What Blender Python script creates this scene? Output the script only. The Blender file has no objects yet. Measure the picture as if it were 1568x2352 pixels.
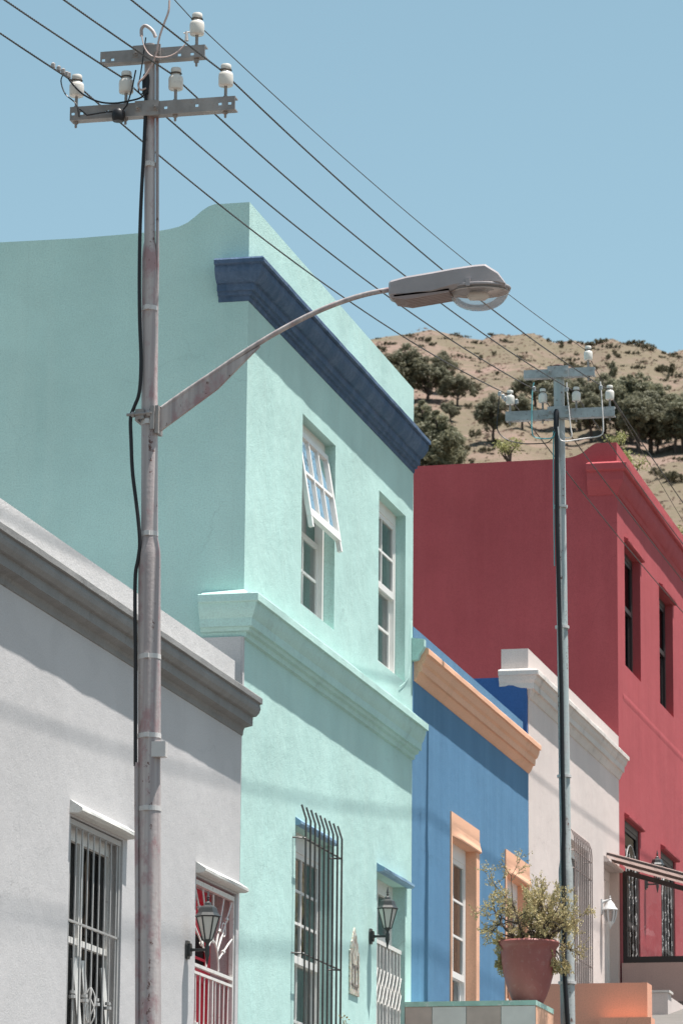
import bpy, math, random
from mathutils import Vector, Matrix, noise as mnoise
random.seed(7)
sc = bpy.context.scene
COL = sc.collection
RAD = math.radians
PI = math.pi

# ------------------------------------------------------------------ camera calibration
F = 9000.0                      # focal length in units of a 1568 px wide picture
yaw, pitch, roll = .236, .221, .009
cy_, sy_, cp_, sp_ = math.cos(yaw), math.sin(yaw), math.cos(pitch), math.sin(pitch)
fwd = Vector((-sy_*cp_, cy_*cp_, sp_)); rgt = Vector((cy_, sy_, 0)); upv = rgt.cross(fwd)
cr_, sr_ = math.cos(roll), math.sin(roll)
rgt, upv = cr_*rgt + sr_*upv, -sr_*rgt + cr_*upv
CAM = Vector((7.604, 0, 1.6))
def ray(x, y): return rgt*(x-784) + upv*(-(y-1176)) + fwd*F
def hx(x, y, X=0.): r = ray(x, y); return CAM + r*((X-CAM.x)/r.x)      # where a line of sight meets the plane X
def hy(x, y, Y): r = ray(x, y); return CAM + r*((Y-CAM.y)/r.y)         # ... or the plane Y
cam = bpy.data.cameras.new('camera'); co = bpy.data.objects.new('camera', cam); COL.objects.link(co)
co.matrix_world = Matrix(((rgt.x, upv.x, -fwd.x, CAM.x), (rgt.y, upv.y, -fwd.y, CAM.y), (rgt.z, upv.z, -fwd.z, CAM.z), (0, 0, 0, 1)))
cam.sensor_fit = 'HORIZONTAL'; cam.sensor_width = 36; cam.lens = F/1568*36
cam.clip_start = .5; cam.clip_end = 4000
sc.camera = co
cam.dof.use_dof = True; cam.dof.focus_distance = 27.; cam.dof.aperture_fstop = 16
sc.view_settings.view_transform = 'Standard'; sc.view_settings.look = 'None'
sc.view_settings.gamma = 1; sc.view_settings.exposure = 0.86

# ------------------------------------------------------------------ light
SUN = Vector((1, .10, 3.85)).normalized()
elev = math.asin(SUN.z); az = math.atan2(SUN.x, SUN.y)
w = bpy.data.worlds.new('World'); sc.world = w; w.use_nodes = True
nt = w.node_tree; bg = nt.nodes['Background']
sky = nt.nodes.new('ShaderNodeTexSky'); sky.sky_type = 'NISHITA'; sky.sun_disc = False
sky.sun_elevation = elev; sky.sun_rotation = az
sky.altitude = 0; sky.air_density = 1.0; sky.dust_density = 1.0; sky.ozone_density = 1.0
hs = nt.nodes.new('ShaderNodeHueSaturation'); hs.inputs['Saturation'].default_value = .88; hs.inputs['Hue'].default_value = .464
nt.links.new(sky.outputs[0], hs.inputs['Color']); nt.links.new(hs.outputs[0], bg.inputs[0])
bg.inputs[1].default_value = .082
sl = bpy.data.lights.new('sun', 'SUN'); sl.energy = 5.0; sl.angle = RAD(.53); sl.color = (1, .955, .9)
so = bpy.data.objects.new('sun', sl); COL.objects.link(so); so.rotation_euler = SUN.to_track_quat('Z', 'Y').to_euler()
so.location = (10, 20, 40)

# ------------------------------------------------------------------ materials
class NG:
    def __init__(s, name):
        s.m = bpy.data.materials.new(name); s.m.use_nodes = True; s.t = s.m.node_tree; s.t.nodes.clear()
        s.out = s.n('ShaderNodeOutputMaterial'); s._tc = None
    def n(s, typ, **k):
        o = s.t.nodes.new(typ)
        for a, b in k.items(): setattr(o, a, b)
        return o
    def l(s, a, b): s.t.links.new(a, b)
    def tc(s):
        if not s._tc: s._tc = s.n('ShaderNodeTexCoord').outputs['Object']
        return s._tc
    def map(s, sca, src=None, loc=(0, 0, 0)):
        m = s.n('ShaderNodeMapping'); m.inputs['Scale'].default_value = sca; m.inputs['Location'].default_value = loc
        s.l(src or s.tc(), m.inputs[0]); return m.outputs[0]
    def noise(s, scale, detail=4, rough=.55, vec=None):
        o = s.n('ShaderNodeTexNoise'); o.inputs['Scale'].default_value = scale; o.inputs['Detail'].default_value = detail
        o.inputs['Roughness'].default_value = rough; s.l(vec or s.tc(), o.inputs['Vector']); return o.outputs['Fac']
    def ramp(s, fac, stops):
        r = s.n('ShaderNodeValToRGB'); e = r.color_ramp.elements
        while len(e) < len(stops): e.new(.5)
        for k, (p, c) in enumerate(stops):
            e[k].position = p; e[k].color = (c, c, c, 1) if not isinstance(c, tuple) else (*c, 1)
        s.l(fac, r.inputs[0]); return r.outputs[0]
    def mix(s, fac, a, b, blend='MIX'):
        o = s.n('ShaderNodeMix', data_type='RGBA', blend_type=blend)
        for i, v in ((0, fac), (6, a), (7, b)):
            if hasattr(v, 'is_linked') or hasattr(v, 'links'): s.l(v, o.inputs[i])
            else: o.inputs[i].default_value = v if i == 0 else (*v, 1)
        return o.outputs[2]
    def math(s, op, a, b):
        o = s.n('ShaderNodeMath', operation=op)
        for i, v in ((0, a), (1, b)):
            if hasattr(v, 'links'): s.l(v, o.inputs[i])
            else: o.inputs[i].default_value = v
        return o.outputs[0]
    def bsdf(s, col, rough=.8, metal=0, spec=.3, bump=None, bs=.2, bd=.004):
        p = s.n('ShaderNodeBsdfPrincipled')
        for nm, v in (('Base Color', col), ('Roughness', rough), ('Metallic', metal), ('Specular IOR Level', spec)):
            if hasattr(v, 'links'): s.l(v, p.inputs[nm])
            elif nm == 'Base Color': p.inputs[nm].default_value = (*v, 1)
            else: p.inputs[nm].default_value = v
        if bump is not None:
            b = s.n('ShaderNodeBump'); b.inputs['Strength'].default_value = bs; b.inputs['Distance'].default_value = bd
            s.l(bump, b.inputs['Height']); s.l(b.outputs[0], p.inputs['Normal'])
        s.l(p.outputs[0], s.out.inputs[0]); return p
def sc3(c, f): return tuple(min(1, x*f) for x in c)

def stucco(name, c, var=.10, streak=.10, bs=.35, grain=85, dirt=.0, tint=None):
    g = NG(name)
    big = g.noise(.9, 5, .6)
    col = g.mix(g.ramp(big, ((.32, 0.), (.68, 1.))), sc3(c, 1-var), sc3(c, 1+var*.7))
    st = g.noise(1., 5, .62, g.map((5.5, 5.5, .42)))
    col = g.mix(g.ramp(st, ((.42, 0.), (.72, streak*3))), col, tint or sc3(c, 1.18))
    fine = g.noise(grain, 3, .6)
    med = g.noise(13, 4, .6)
    col = g.mix(g.ramp(fine, ((.34, .30), (.58, 0.))), col, sc3(c, .55))
    if dirt:
        d = g.noise(3.2, 6, .72)
        col = g.mix(g.ramp(d, ((.57, 0.), (.74, dirt))), col, (.12, .11, .10))
    wv = g.n('ShaderNodeTexNoise'); wv.inputs['Scale'].default_value = 3.0; wv.inputs['Detail'].default_value = 5; g.l(g.tc(), wv.inputs['Vector'])
    va = g.n('ShaderNodeVectorMath', operation='MULTIPLY_ADD'); g.l(wv.outputs['Color'], va.inputs[0]); va.inputs[1].default_value = (.55, .55, .55); g.l(g.tc(), va.inputs[2])
    vo = g.n('ShaderNodeTexVoronoi', feature='DISTANCE_TO_EDGE'); vo.inputs['Scale'].default_value = .55; g.l(va.outputs[0], vo.inputs['Vector'])
    cm = g.math('MULTIPLY', g.ramp(vo.outputs[0], ((.0, 1.), (.006, 0.))), g.ramp(g.noise(.8, 2), ((.54, 0.), (.64, .30))))
    col = g.mix(cm, col, sc3(c, .45))
    pt = g.ramp(g.noise(.55, 3, .5, g.map((1, 1, 1), None, (7, 3, 5))), ((.55, 0.), (.57, .16)))
    col = g.mix(pt, col, sc3(c, 1.16))
    dk = g.noise(1., 6, .7, g.map((8, 8, .35), None, (3, 1, 9)))
    col = g.mix(g.ramp(dk, ((.60, 0.), (.78, .22))), col, sc3(c, .62))
    und = g.noise(2.4, 4, .5)
    h = g.math('ADD', g.math('MULTIPLY', fine, .8), g.math('ADD', g.math('MULTIPLY', med, .9), g.math('MULTIPLY', und, 3.2)))
    g.bsdf(col, .88, 0, .18, h, bs, .012)
    return g.m
def paint(name, c, rough=.5, var=.08, chips=0., chipc=(.25, .2, .17), bs=.1, spec=.35, metal=0):  # chips: worn spots, and the sunlit patches painted on the coping
    g = NG(name)
    col = g.mix(g.ramp(g.noise(7, 5, .6), ((.3, 0.), (.7, 1.))), sc3(c, 1-var), sc3(c, 1+var))
    if chips:
        k = g.noise(26, 5, .7)
        col = g.mix(g.ramp(k, ((.56, 0.), (.64, chips))), col, chipc)
    g.bsdf(col, rough, metal, spec, g.noise(60, 3), bs, .004)
    return g.m
def glass(name, tint=(.75, .8, .8), refl=1.0, rough=.02, base=None):
    g = NG(name)
    tr = g.n('ShaderNodeBsdfTransparent'); tr.inputs[0].default_value = (*tint, 1)
    gl = g.n('ShaderNodeBsdfGlossy'); gl.inputs['Roughness'].default_value = rough; gl.inputs[0].default_value = (.9, .93, .95, 1)
    fr = g.n('ShaderNodeFresnel'); fr.inputs[0].default_value = 1.5
    bp = g.n('ShaderNodeBump'); bp.inputs['Strength'].default_value = .25; bp.inputs['Distance'].default_value = .012
    g.l(g.noise(3.5, 2), bp.inputs['Height']); g.l(bp.outputs[0], gl.inputs['Normal'])
    fac = g.math('MULTIPLY', fr.outputs[0], refl)
    mx = g.n('ShaderNodeMixShader'); g.l(fac, mx.inputs[0]); g.l(tr.outputs[0], mx.inputs[1]); g.l(gl.outputs[0], mx.inputs[2])
    src = mx.outputs[0]
    if base:
        df = g.n('ShaderNodeBsdfDiffuse'); df.inputs[0].default_value = (*base[:3], 1)
        m2 = g.n('ShaderNodeMixShader'); m2.inputs[0].default_value = base[3]; g.l(src, m2.inputs[1]); g.l(df.outputs[0], m2.inputs[2]); src = m2.outputs[0]
    g.l(src, g.out.inputs[0]); return g.m
def leafmat(name, c1, c2, trans=.25, scale=1.2):
    g = NG(name)
    k = g.noise(scale, 3)
    gi = g.n('ShaderNodeNewGeometry').outputs['Random Per Island']
    col = g.mix(g.math('ADD', g.math('MULTIPLY', k, .5), g.math('MULTIPLY', gi, .5)), c1, c2)
    d = g.n('ShaderNodeBsdfPrincipled'); g.l(col, d.inputs['Base Color']); d.inputs['Roughness'].default_value = .6; d.inputs['Specular IOR Level'].default_value = .3
    t = g.n('ShaderNodeBsdfTranslucent'); g.l(col, t.inputs[0])
    mx = g.n('ShaderNodeMixShader'); mx.inputs[0].default_value = trans
    g.l(d.outputs[0], mx.inputs[1]); g.l(t.outputs[0], mx.inputs[2]); g.l(mx.outputs[0], g.out.inputs[0]); return g.m

MINT = (.475, .688, .645); GREY = (.53, .515, .515); BLUE = (.100, .222, .365); PEACH = (.82, .47, .315); PINK = (.66, .57, .535)
RED = (.405, .084, .094); NAVY = (.072, .122, .205)
M = dict(
 mint=stucco('mint plaster', MINT, streak=.06, tint=(.62, .77, .71)),
 mint_trim=stucco('mint trim plaster', (.485, .695, .645), bs=.25, streak=.08, dirt=.22),
 grey=stucco('grey plaster', GREY, var=.05, streak=.03, bs=.24),
 grey_trim=stucco('weathered grey cornice', (.25, .247, .243), var=.14, streak=.12, dirt=.45, tint=(.35, .345, .34)),
 grey_cap=stucco('light grey parapet', (.60, .585, .58), var=.05, streak=.04),
 blue=stucco('blue plaster', BLUE, var=.07, streak=.12, tint=(.15, .31, .48), bs=.22),
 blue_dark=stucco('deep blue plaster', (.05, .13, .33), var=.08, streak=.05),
 peach=stucco('peach plaster', PEACH, var=.05, streak=.04, bs=.15),
 pink=stucco('pale pink plaster', PINK, var=.05, streak=.12, tint=(.72, .65, .60), bs=.22),
 pink_trim=stucco('weathered white cornice', (.66, .61, .57), var=.08, streak=.08, dirt=.55),
 red=stucco('red plaster', RED, var=.10, streak=.06, tint=(.55, .15, .155), bs=.25),
 navy=stucco('navy cornice paint', NAVY, var=.16, streak=.25, bs=.6, tint=(.15, .20, .29), grain=45),
 roof=paint('roof sheet', (.3, .3, .3)),
 white=paint('white window paint', (.80, .78, .75), .45, .04),
 white_old=paint('aged white paint', (.72, .70, .67), .5, .06, .5, (.35, .3, .27)),
 dark_frame=paint('dark window frame', (.035, .03, .03), .45),
 iron=paint('dark iron', (.06, .058, .056), .45, .1, .3, (.2, .15, .12)),
 silver_bar=paint('silver painted bars', (.42, .41, .40), .4, .08, .3, (.3, .28, .26)),
 tan_bar=paint('brown painted bars', (.34, .27, .25), .5),
 door_red=paint('red door paint', (.78, .045, .08), .4),
 curtain=paint('curtain cloth', (.62, .60, .57), .9, .06),
 blind=paint('slate blind', (.20, .22, .23), .9, .06),
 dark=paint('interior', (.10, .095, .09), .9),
 ledge_blue=paint('blue ledge paint', (.22, .36, .50), .6, .12, .3, (.5, .66, .62)),
 ledge_grey=stucco('pale ledge', (.66, .65, .62), var=.05, dirt=.25, bs=.3),
 glass=glass('window glass', (.60, .64, .64), 1.15),
 glass_dark=glass('dark window glass', (.20, .20, .21), .42),
 glass_screen=glass('porch glass', (.82, .80, .80), 1.1),
 bowl=glass('lamp bowl', (.93, .91, .90), 0.75, .04, (.8, .70, .66, .12)),
 milk=glass('milky lantern glass', (.8, .8, .78), .6, .15, (.72, .70, .64, .75)),
 porcelain=paint('white porcelain', (.70, .66, .60), .25, .06, .2, (.35, .3, .25), .05, .5),
 galv=paint('galvanised steel', (.28, .26, .25), .5, .25, .85, (.30, .24, .21), .4, .45),
 galv_pale=paint('pale galvanised steel', (.33, .345, .35), .5, .28, .85, (.19, .17, .16), .4, .45),
 wire=paint('wire', (.055, .048, .042), .5),
 cable=paint('black cable', (.016, .015, .017), .45),
 cable_white=paint('white cable', (.62, .58, .56), .5),
 cable_teal=paint('teal cable', (.16, .44, .46), .5),
 lamp_body=paint('lamp housing', (.33, .30, .305), .38, .10),
 lamp_under=paint('lamp underside', (.30, .235, .225), .6, .1, .4),
 band=paint('steel band', (.55, .53, .52), .4),
 lantern=paint('black lantern metal', (.045, .047, .047), .35, .15),
 lantern_white=paint('white lantern metal', (.60, .61, .61), .4),
 terracotta=paint('terracotta pot', (.33, .105, .095), .5, .10, .25, (.45, .27, .23), .12),
 soil=paint('soil', (.06, .045, .035), .95),
 stem=paint('plant bark', (.10, .075, .06), .9, .2),
 leaf=leafmat('succulent leaf', (.19, .16, .07), (.80, .66, .36), .22, 6),
 pine=leafmat('pine needles', (.105, .105, .072), (.27, .26, .175), .38, .35),
 pine_light=leafmat('light pine needles', (.115, .12, .08), (.30, .29, .19), .38, .35),
 bush=leafmat('dry shrub', (.115, .105, .066), (.20, .18, .115), .35, .4),
 sapling=leafmat('sapling leaves', (.15, .17, .05), (.46, .44, .21), .3, 1),
 bark=paint('tree bark', (.075, .055, .045), .9, .2),
 tile_g=paint('pale tile', (.74, .71, .67), .3, .06),
 tile_p=paint('taupe tile', (.55, .44, .385), .4, .1),
 grout=paint('grout', (.05, .05, .05), .9),
 orange=stucco('orange plaster', (.80, .40, .27), var=.06, streak=.04, bs=.18),
 mosaic=None, porch=None, pole=None, pole2=None, hill=None)

# galvanised pole paints with rust patches
def polemat(name, a, b, rust, stain, th=.61):
    g = NG(name)
    n1 = g.noise(1., 5, .6, g.map((16, 16, .35)))
    col = g.mix(g.ramp(n1, ((.38, 0.), (.62, 1.))), a, b)
    n2 = g.noise(5, 6, .7, g.map((1, 1, .55)))
    col = g.mix(g.ramp(n2, ((.52, 0.), (.62, .85))), col, stain)
    n3 = g.math('ADD', g.math('MULTIPLY', g.noise(30, 5, .7), .55), g.math('MULTIPLY', g.noise(1., 4, .6, g.map((22, 22, 1.6), None, (4, 2, 1))), .45))
    col = g.mix(g.ramp(n3, ((th, 0.), (th+.04, 1.))), col, rust)
    g.bsdf(col, .5, .0, .45, g.noise(45, 4), .3, .006); return g.m
M['pole'] = polemat('grey mauve pole paint', (.30, .255, .255), (.48, .43, .415), (.10, .04, .03), (.32, .19, .195), .60)
M['pole2'] = polemat('grey green pole paint', (.29, .34, .34), (.44, .45, .44), (.13, .065, .05), (.34, .33, .32), .565)
def hillmat():
    g = NG('dry hillside')
    a = g.noise(.03, 6, .62); b = g.noise(.10, 7, .72); c = g.noise(1.1, 5, .7)
    col = g.mix(g.ramp(a, ((.40, 0.), (.60, 1.))), (.222, .152, .126), (.152, .118, .088))
    col = g.mix(g.ramp(b, ((.41, 0.), (.53, .85))), col, (.122, .108, .068))
    col = g.mix(g.ramp(c, ((.40, .5), (.58, 0.))), col, (.18, .135, .108))
    col = g.mix(g.ramp(c, ((.58, 0.), (.72, .5))), col, (.28, .20, .165))
    g.bsdf(col, .95, 0, .1, c, .5, .35); return g.m
M['hill'] = hillmat()
def mosaicmat():
    g = NG('mosaic chips')
    v = g.n('ShaderNodeTexVoronoi'); v.inputs['Scale'].default_value = 52; g.l(g.map((1, 1, .6)), v.inputs['Vector'])
    e = g.n('ShaderNodeTexVoronoi', feature='DISTANCE_TO_EDGE'); e.inputs['Scale'].default_value = 52; g.l(g.map((1, 1, .6)), e.inputs['Vector'])
    s = g.n('ShaderNodeSeparateColor'); g.l(v.outputs['Color'], s.inputs[0])
    col = g.ramp(s.outputs[0], ((.0, (.72, .68, .6)), (.4, (.62, .50, .33)), (.6, (.75, .72, .68)), (.8, (.35, .24, .2))))
    col = g.mix(g.ramp(e.outputs[0], ((.03, 1.), (.09, 0.))), col, (.30, .42, .37))
    g.bsdf(col, .3, 0, .5); return g.m
M['mosaic'] = mosaicmat()
def porchmat():
    g = NG('corrugated porch sheet')
    d = g.n('ShaderNodeBsdfDiffuse'); d.inputs[0].default_value = (.35, .27, .25, 1)
    t = g.n('ShaderNodeBsdfTranslucent'); t.inputs[0].default_value = (.55, .42, .38, 1)
    mx = g.n('ShaderNodeMixShader'); mx.inputs[0].default_value = .35
    g.l(d.outputs[0], mx.inputs[1]); g.l(t.outputs[0], mx.inputs[2]); g.l(mx.outputs[0], g.out.inputs[0]); return g.m
M['porch'] = porchmat()
def groundmat(name, c, s=1.):
    g = NG(name); k = g.noise(2*s, 6, .65); f = g.noise(70*s, 3)
    g.bsdf(g.mix(k, sc3(c, .75), sc3(c, 1.25)), .9, 0, .2, f, .4, .01); return g.m
M['asphalt'] = groundmat('asphalt', (.085, .082, .08)); M['paving'] = groundmat('concrete paving', (.15, .14, .13)); M['earth'] = groundmat('dry earth', (.12, .10, .08), .2)

# ------------------------------------------------------------------ mesh helpers
def smooth_path(p, k=4):
    q = [p[0]*2-p[1]] + p + [p[-1]*2-p[-2]]; out = []
    for i in range(1, len(q)-2):
        for j in range(k):
            t = j/k; a, b, c, d = q[i-1], q[i], q[i+1], q[i+2]
            out.append(.5*((2*b)+(c-a)*t+(2*a-5*b+4*c-d)*t*t+(3*b-a-3*c+d)*t**3))
    return out+[p[-1]]
class B:
    def __init__(s): s.v = []; s.f = []; s.mi = []; s.cur = 0
    def face(s, *pts):
        k = len(s.v); s.v += [tuple(p) for p in pts]; s.f.append(tuple(range(k, k+len(pts)))); s.mi.append(s.cur)
    def box(s, x0, x1, y0, y1, z0, z1):
        x0, x1 = min(x0, x1), max(x0, x1); y0, y1 = min(y0, y1), max(y0, y1); z0, z1 = min(z0, z1), max(z0, z1)
        k = len(s.v)
        s.v += [(x0, y0, z0), (x1, y0, z0), (x1, y1, z0), (x0, y1, z0), (x0, y0, z1), (x1, y0, z1), (x1, y1, z1), (x0, y1, z1)]
        for q in ((0, 3, 2, 1), (4, 5, 6, 7), (0, 1, 5, 4), (1, 2, 6, 5), (2, 3, 7, 6), (3, 0, 4, 7)):
            s.f.append(tuple(k+i for i in q)); s.mi.append(s.cur)
    def tube(s, pts, r, n=8, cap=True):
        pts = [Vector(p) for p in pts]
        if isinstance(r, float) and 5 <= len(pts) <= 25: pts = smooth_path(pts)
        m = len(pts)
        rr = r if isinstance(r, (list, tuple)) else [r]*m
        k = len(s.v); T = (pts[1]-pts[0]).normalized()
        a = Vector((0, 0, 1)) if abs(T.z) < .9 else Vector((1, 0, 0))
        N = T.cross(a).normalized()
        for i, p in enumerate(pts):
            if i == 0: t = pts[1]-pts[0]
            elif i == m-1: t = pts[-1]-pts[-2]
            else: t = (pts[i+1]-pts[i]).normalized() + (pts[i]-pts[i-1]).normalized()
            if t.length < 1e-9: t = T
            t.normalize(); N = (N - t*N.dot(t)); N.normalize(); Bn = t.cross(N); T = t
            for j in range(n):
                an = 2*PI*j/n; s.v.append(tuple(p + (N*math.cos(an) + Bn*math.sin(an))*rr[i]))
        for i in range(m-1):
            for j in range(n):
                j2 = (j+1) % n; s.f.append((k+i*n+j, k+i*n+j2, k+(i+1)*n+j2, k+(i+1)*n+j)); s.mi.append(s.cur)
        if cap:
            s.f.append(tuple(k+j for j in range(n))[::-1]); s.f.append(tuple(k+(m-1)*n+j for j in range(n))); s.mi += [s.cur]*2
    def lathe(s, prof, c, n=20, ph=0., caps=True):
        k = len(s.v)
        for (r, z) in prof:
            for j in range(n):
                a = 2*PI*j/n+ph; s.v.append((c[0]+r*math.cos(a), c[1]+r*math.sin(a), c[2]+z))
        m = len(prof)
        for i in range(m-1):
            for j in range(n):
                j2 = (j+1) % n; s.f.append((k+i*n+j, k+i*n+j2, k+(i+1)*n+j2, k+(i+1)*n+j)); s.mi.append(s.cur)
        if caps:
            s.f.append(tuple(k+j for j in range(n))[::-1]); s.f.append(tuple(k+(m-1)*n+j for j in range(n))); s.mi += [s.cur]*2
    def prism(s, poly, axis, a0, a1):
        # poly: list of 2-D points; axis 'y' -> poly in (x,z), 'x' -> (y,z), 'z' -> (x,y)
        def P(p, a): return {'y': (p[0], a, p[1]), 'x': (a, p[0], p[1]), 'z': (p[0], p[1], a)}[axis]
        k = len(s.v); n = len(poly)
        s.v += [P(p, a0) for p in poly] + [P(p, a1) for p in poly]
        s.f.append(tuple(range(k, k+n))); s.f.append(tuple(range(k+n, k+2*n))[::-1]); s.mi += [s.cur]*2
        for i in range(n):
            j = (i+1) % n; s.f.append((k+i, k+n+i, k+n+j, k+j)); s.mi.append(s.cur)
    def sweep(s, prof, path, jit=0., caps=True):
        # prof (out, z); path (x, y, ox, oy)
        k = len(s.v); n = len(prof)
        for q, (x, y, ox, oy) in enumerate(path):
            for i, (o, z) in enumerate(prof):
                d = 0.; dz = 0.
                if jit and o > .012:
                    d = jit*mnoise.noise(Vector((x*2.6, y*2.6, i*3.7+z)))+.5*jit*mnoise.noise(Vector((x*9, y*9, i*3.7+z))); dz = jit*mnoise.noise(Vector((x*1.7+9, y*1.7, i*2.1)))
                s.v.append((x+ox*(o+d), y+oy*(o+d), z+dz))
        for q in range(len(path)-1):
            for i in range(n-1):
                s.f.append((k+q*n+i, k+(q+1)*n+i, k+(q+1)*n+i+1, k+q*n+i+1)); s.mi.append(s.cur)
        if caps:
            s.f.append(tuple(k+i for i in range(n))); s.f.append(tuple(k+(len(path)-1)*n+i for i in range(n))[::-1]); s.mi += [s.cur]*2
    def build(s, name, mat, parent=None, smooth=None, fixn=True):
        me = bpy.data.meshes.new(name)
        off = Vector((0, 0, 0)); p = parent
        while p is not None:
            off += Vector(p.location); p = p.parent
        me.from_pydata([(v[0]-off.x, v[1]-off.y, v[2]-off.z) for v in s.v], [], s.f)
        ms = mat if isinstance(mat, (list, tuple)) else [mat]
        for m in ms: me.materials.append(m)
        if len(ms) > 1: me.polygons.foreach_set('material_index', s.mi)
        me.validate(); me.update()
        if fixn:
            import bmesh
            bm = bmesh.new(); bm.from_mesh(me); bmesh.ops.recalc_face_normals(bm, faces=bm.faces); bm.to_mesh(me); bm.free()
        if smooth:
            me.polygons.foreach_set('use_smooth', [True]*len(me.polygons))
            try: me.set_sharp_from_angle(angle=RAD(smooth))
            except Exception: pass
        o = bpy.data.objects.new(name, me); COL.objects.link(o)
        if parent: o.parent = parent
        return o
def thing(name, loc, label, cat, group=None):
    o = bpy.data.objects.new(name, None); COL.objects.link(o); o.location = loc; o.empty_display_size = .2
    o['label'] = label; o['category'] = cat
    if group: o['group'] = group
    return o
def tag(o, label, cat, group=None):
    o['label'] = label; o['category'] = cat
    if group: o['group'] = group
    return o
def dup(root, loc, rotz=0, scale=1, label=None):
    r = root.copy(); COL.objects.link(r); r.location = loc; r.rotation_euler = (0, 0, rotz)
    r.scale = (scale,)*3 if not isinstance(scale, tuple) else scale
    if label: r['label'] = label
    for c in list(root.children):
        d = c.copy(); COL.objects.link(d); d.parent = r
        for g in list(c.children):
            e = g.copy(); COL.objects.link(e); e.parent = d
    return r
def setmat(o, m):
    pass

# ------------------------------------------------------------------ ground
def gz(y):
    if y < 0: return 0.
    if y < 15: return .09*y
    return 1.35+.15*(y-15)
def strip(name, x0, x1, ys, dz, mat):
    b = B()
    for a, c in zip(ys[:-1], ys[1:]):
        b.face((x0, a, gz(a)+dz), (x1, a, gz(a)+dz), (x1, c, gz(c)+dz), (x0, c, gz(c)+dz))
    o = b.build(name, mat); o['kind'] = 'structure'; return o
YS = [-60, -30, -10, 0, 5, 10, 15, 25, 40, 60, 80, 110]
def slab(name, x0, x1, dz, mat):
    b = B()
    for a, c in zip(YS[:-1], YS[1:]):
        b.face((x0, a, gz(a)+dz), (x1, a, gz(a)+dz), (x1, c, gz(c)+dz), (x0, c, gz(c)+dz))
        for x in (x0, x1): b.face((x, a, gz(a)-.1), (x, c, gz(c)-.1), (x, c, gz(c)+dz), (x, a, gz(a)+dz))
    o = b.build(name, mat); o['kind'] = 'structure'; return o
strip('road', 1.75, 6.9, YS, 0, M['asphalt'])
slab('pavement', -.5, 1.75, .13, M['paving']); slab('far_pavement', 6.9, 9.6, .13, M['paving'])

# hill: one sheet that starts as the ground round the street and climbs to the ridge
RIDGE = []
for u_, v_ in ((-600, 830), (300, 775), (700, 752), (830, 753), (1000, 755), (1200, 760), (1330, 768), (1450, 776), (1568, 789), (1800, 815), (2400, 900), (4000, 1000)):
    p_ = hy(u_, v_, 556.); RIDGE.append((p_.x/556., p_.z))
def hz(x, d):
    # d = distance up the valley; ridge falls a little to the right
    az = math.atan2(x, d)
    q = x/max(d, 1.)
    rid = RIDGE[0][1]
    for (qa, za), (qb, zb) in zip(RIDGE[:-1], RIDGE[1:]):
        if qa <= q <= qb: rid = za+(zb-za)*(q-qa)/(qb-qa)
    if q > RIDGE[-1][0]: rid = RIDGE[-1][1]
    rid += .5*math.sin(q*240)+.35*math.sin(q*610+1)
    rid *= max(.4, 1-max(0, abs(az)-.5)*.7)
    base = 3+.13*max(0, d-20)
    t = (d-300)/260
    if d < 300: z = min(gz(d)-.25, 200) if d < 100 else 14+ (d-100)*.225
    elif t < 1: z = 59 + (rid-59)*(t*(1.06-.06*t))
    else: z = rid - (d-560)*.12 - ((d-560)/200)**2*8
    if d > 230: z += 1.2*mnoise.noise(Vector((x*.03, d*.03, 0)))*min(1, (d-230)/60) + .7*mnoise.noise(Vector((x*.11, d*.11, 3)))
    return z
b = B()
ds = [-80, -40, -10, 0, 8, 15, 30, 50, 75, 100, 140, 180, 220] + [230+6*i for i in range(62)] + [620, 680, 760, 900, 1100]
nx = 150
k0 = 0
for d in ds:
    for i in range(nx+1):
        u = -1+2*i/nx
        wdt = max(60, abs(d)*1.3)
        # finer towards the part of the slope that shows
        xx = -d*.165 + wdt*(abs(u)**2.2)*(1 if u > 0 else -1) if d > 0 else wdt*u
        b.v.append((xx, d, hz(xx, max(d, -1e9)) if d > 0 else -.25))
for j in range(len(ds)-1):
    for i in range(nx):
        b.f.append((j*(nx+1)+i, j*(nx+1)+i+1, (j+1)*(nx+1)+i+1, (j+1)*(nx+1)+i)); b.mi.append(0)
hill = b.build('hill', M['hill'], smooth=180); hill['kind'] = 'structure'
def on_hill(x, y, extra=0):
    r = ray(x, y); r = r/r.y
    t = 232.
    while t < 575:
        p = CAM + r*t
        if hz(p.x, p.y) > p.z: return Vector((p.x, p.y, hz(p.x, p.y)-.05))
        t += .5
    p = CAM + r*552; return Vector((p.x, p.y, hz(p.x, p.y)))

# ------------------------------------------------------------------ houses
def facade(b, Y0, Y1, z0, z1, ops, T=.25, X=0., step=None):
    ys = sorted({Y0, Y1} | {v for o in ops for v in o[:2]}); zs = sorted({z0, z1} | {v for o in ops for v in o[2:4]})
    def hole(y, z): return any(o[0] < y < o[1] and o[2] < z < o[3] for o in ops)
    for a, c in zip(ys[:-1], ys[1:]):
        for d, e in zip(zs[:-1], zs[1:]):
            if hole((a+c)/2, (d+e)/2): continue
            b.face((X, a, d), (X, c, d), (X, c, e), (X, a, e)); b.face((X-T, a, d), (X-T, a, e), (X-T, c, e), (X-T, c, d))
    for y in (Y0, Y1): b.face((X, y, z0), (X, y, z1), (X-T, y, z1), (X-T, y, z0))
    b.face((X, Y0, z1), (X, Y1, z1), (X-T, Y1, z1), (X-T, Y0, z1))
    for (a, c, d, e) in [o[:4] for o in ops]:
        b.face((X, a, d), (X-T, a, d), (X-T, a, e), (X, a, e)); b.face((X, c, d), (X, c, e), (X-T, c, e), (X-T, c, d))
        b.face((X, a, e), (X-T, a, e), (X-T, c, e), (X, c, e)); b.face((X, a, d), (X, c, d), (X-T, c, d), (X-T, a, d))
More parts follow.
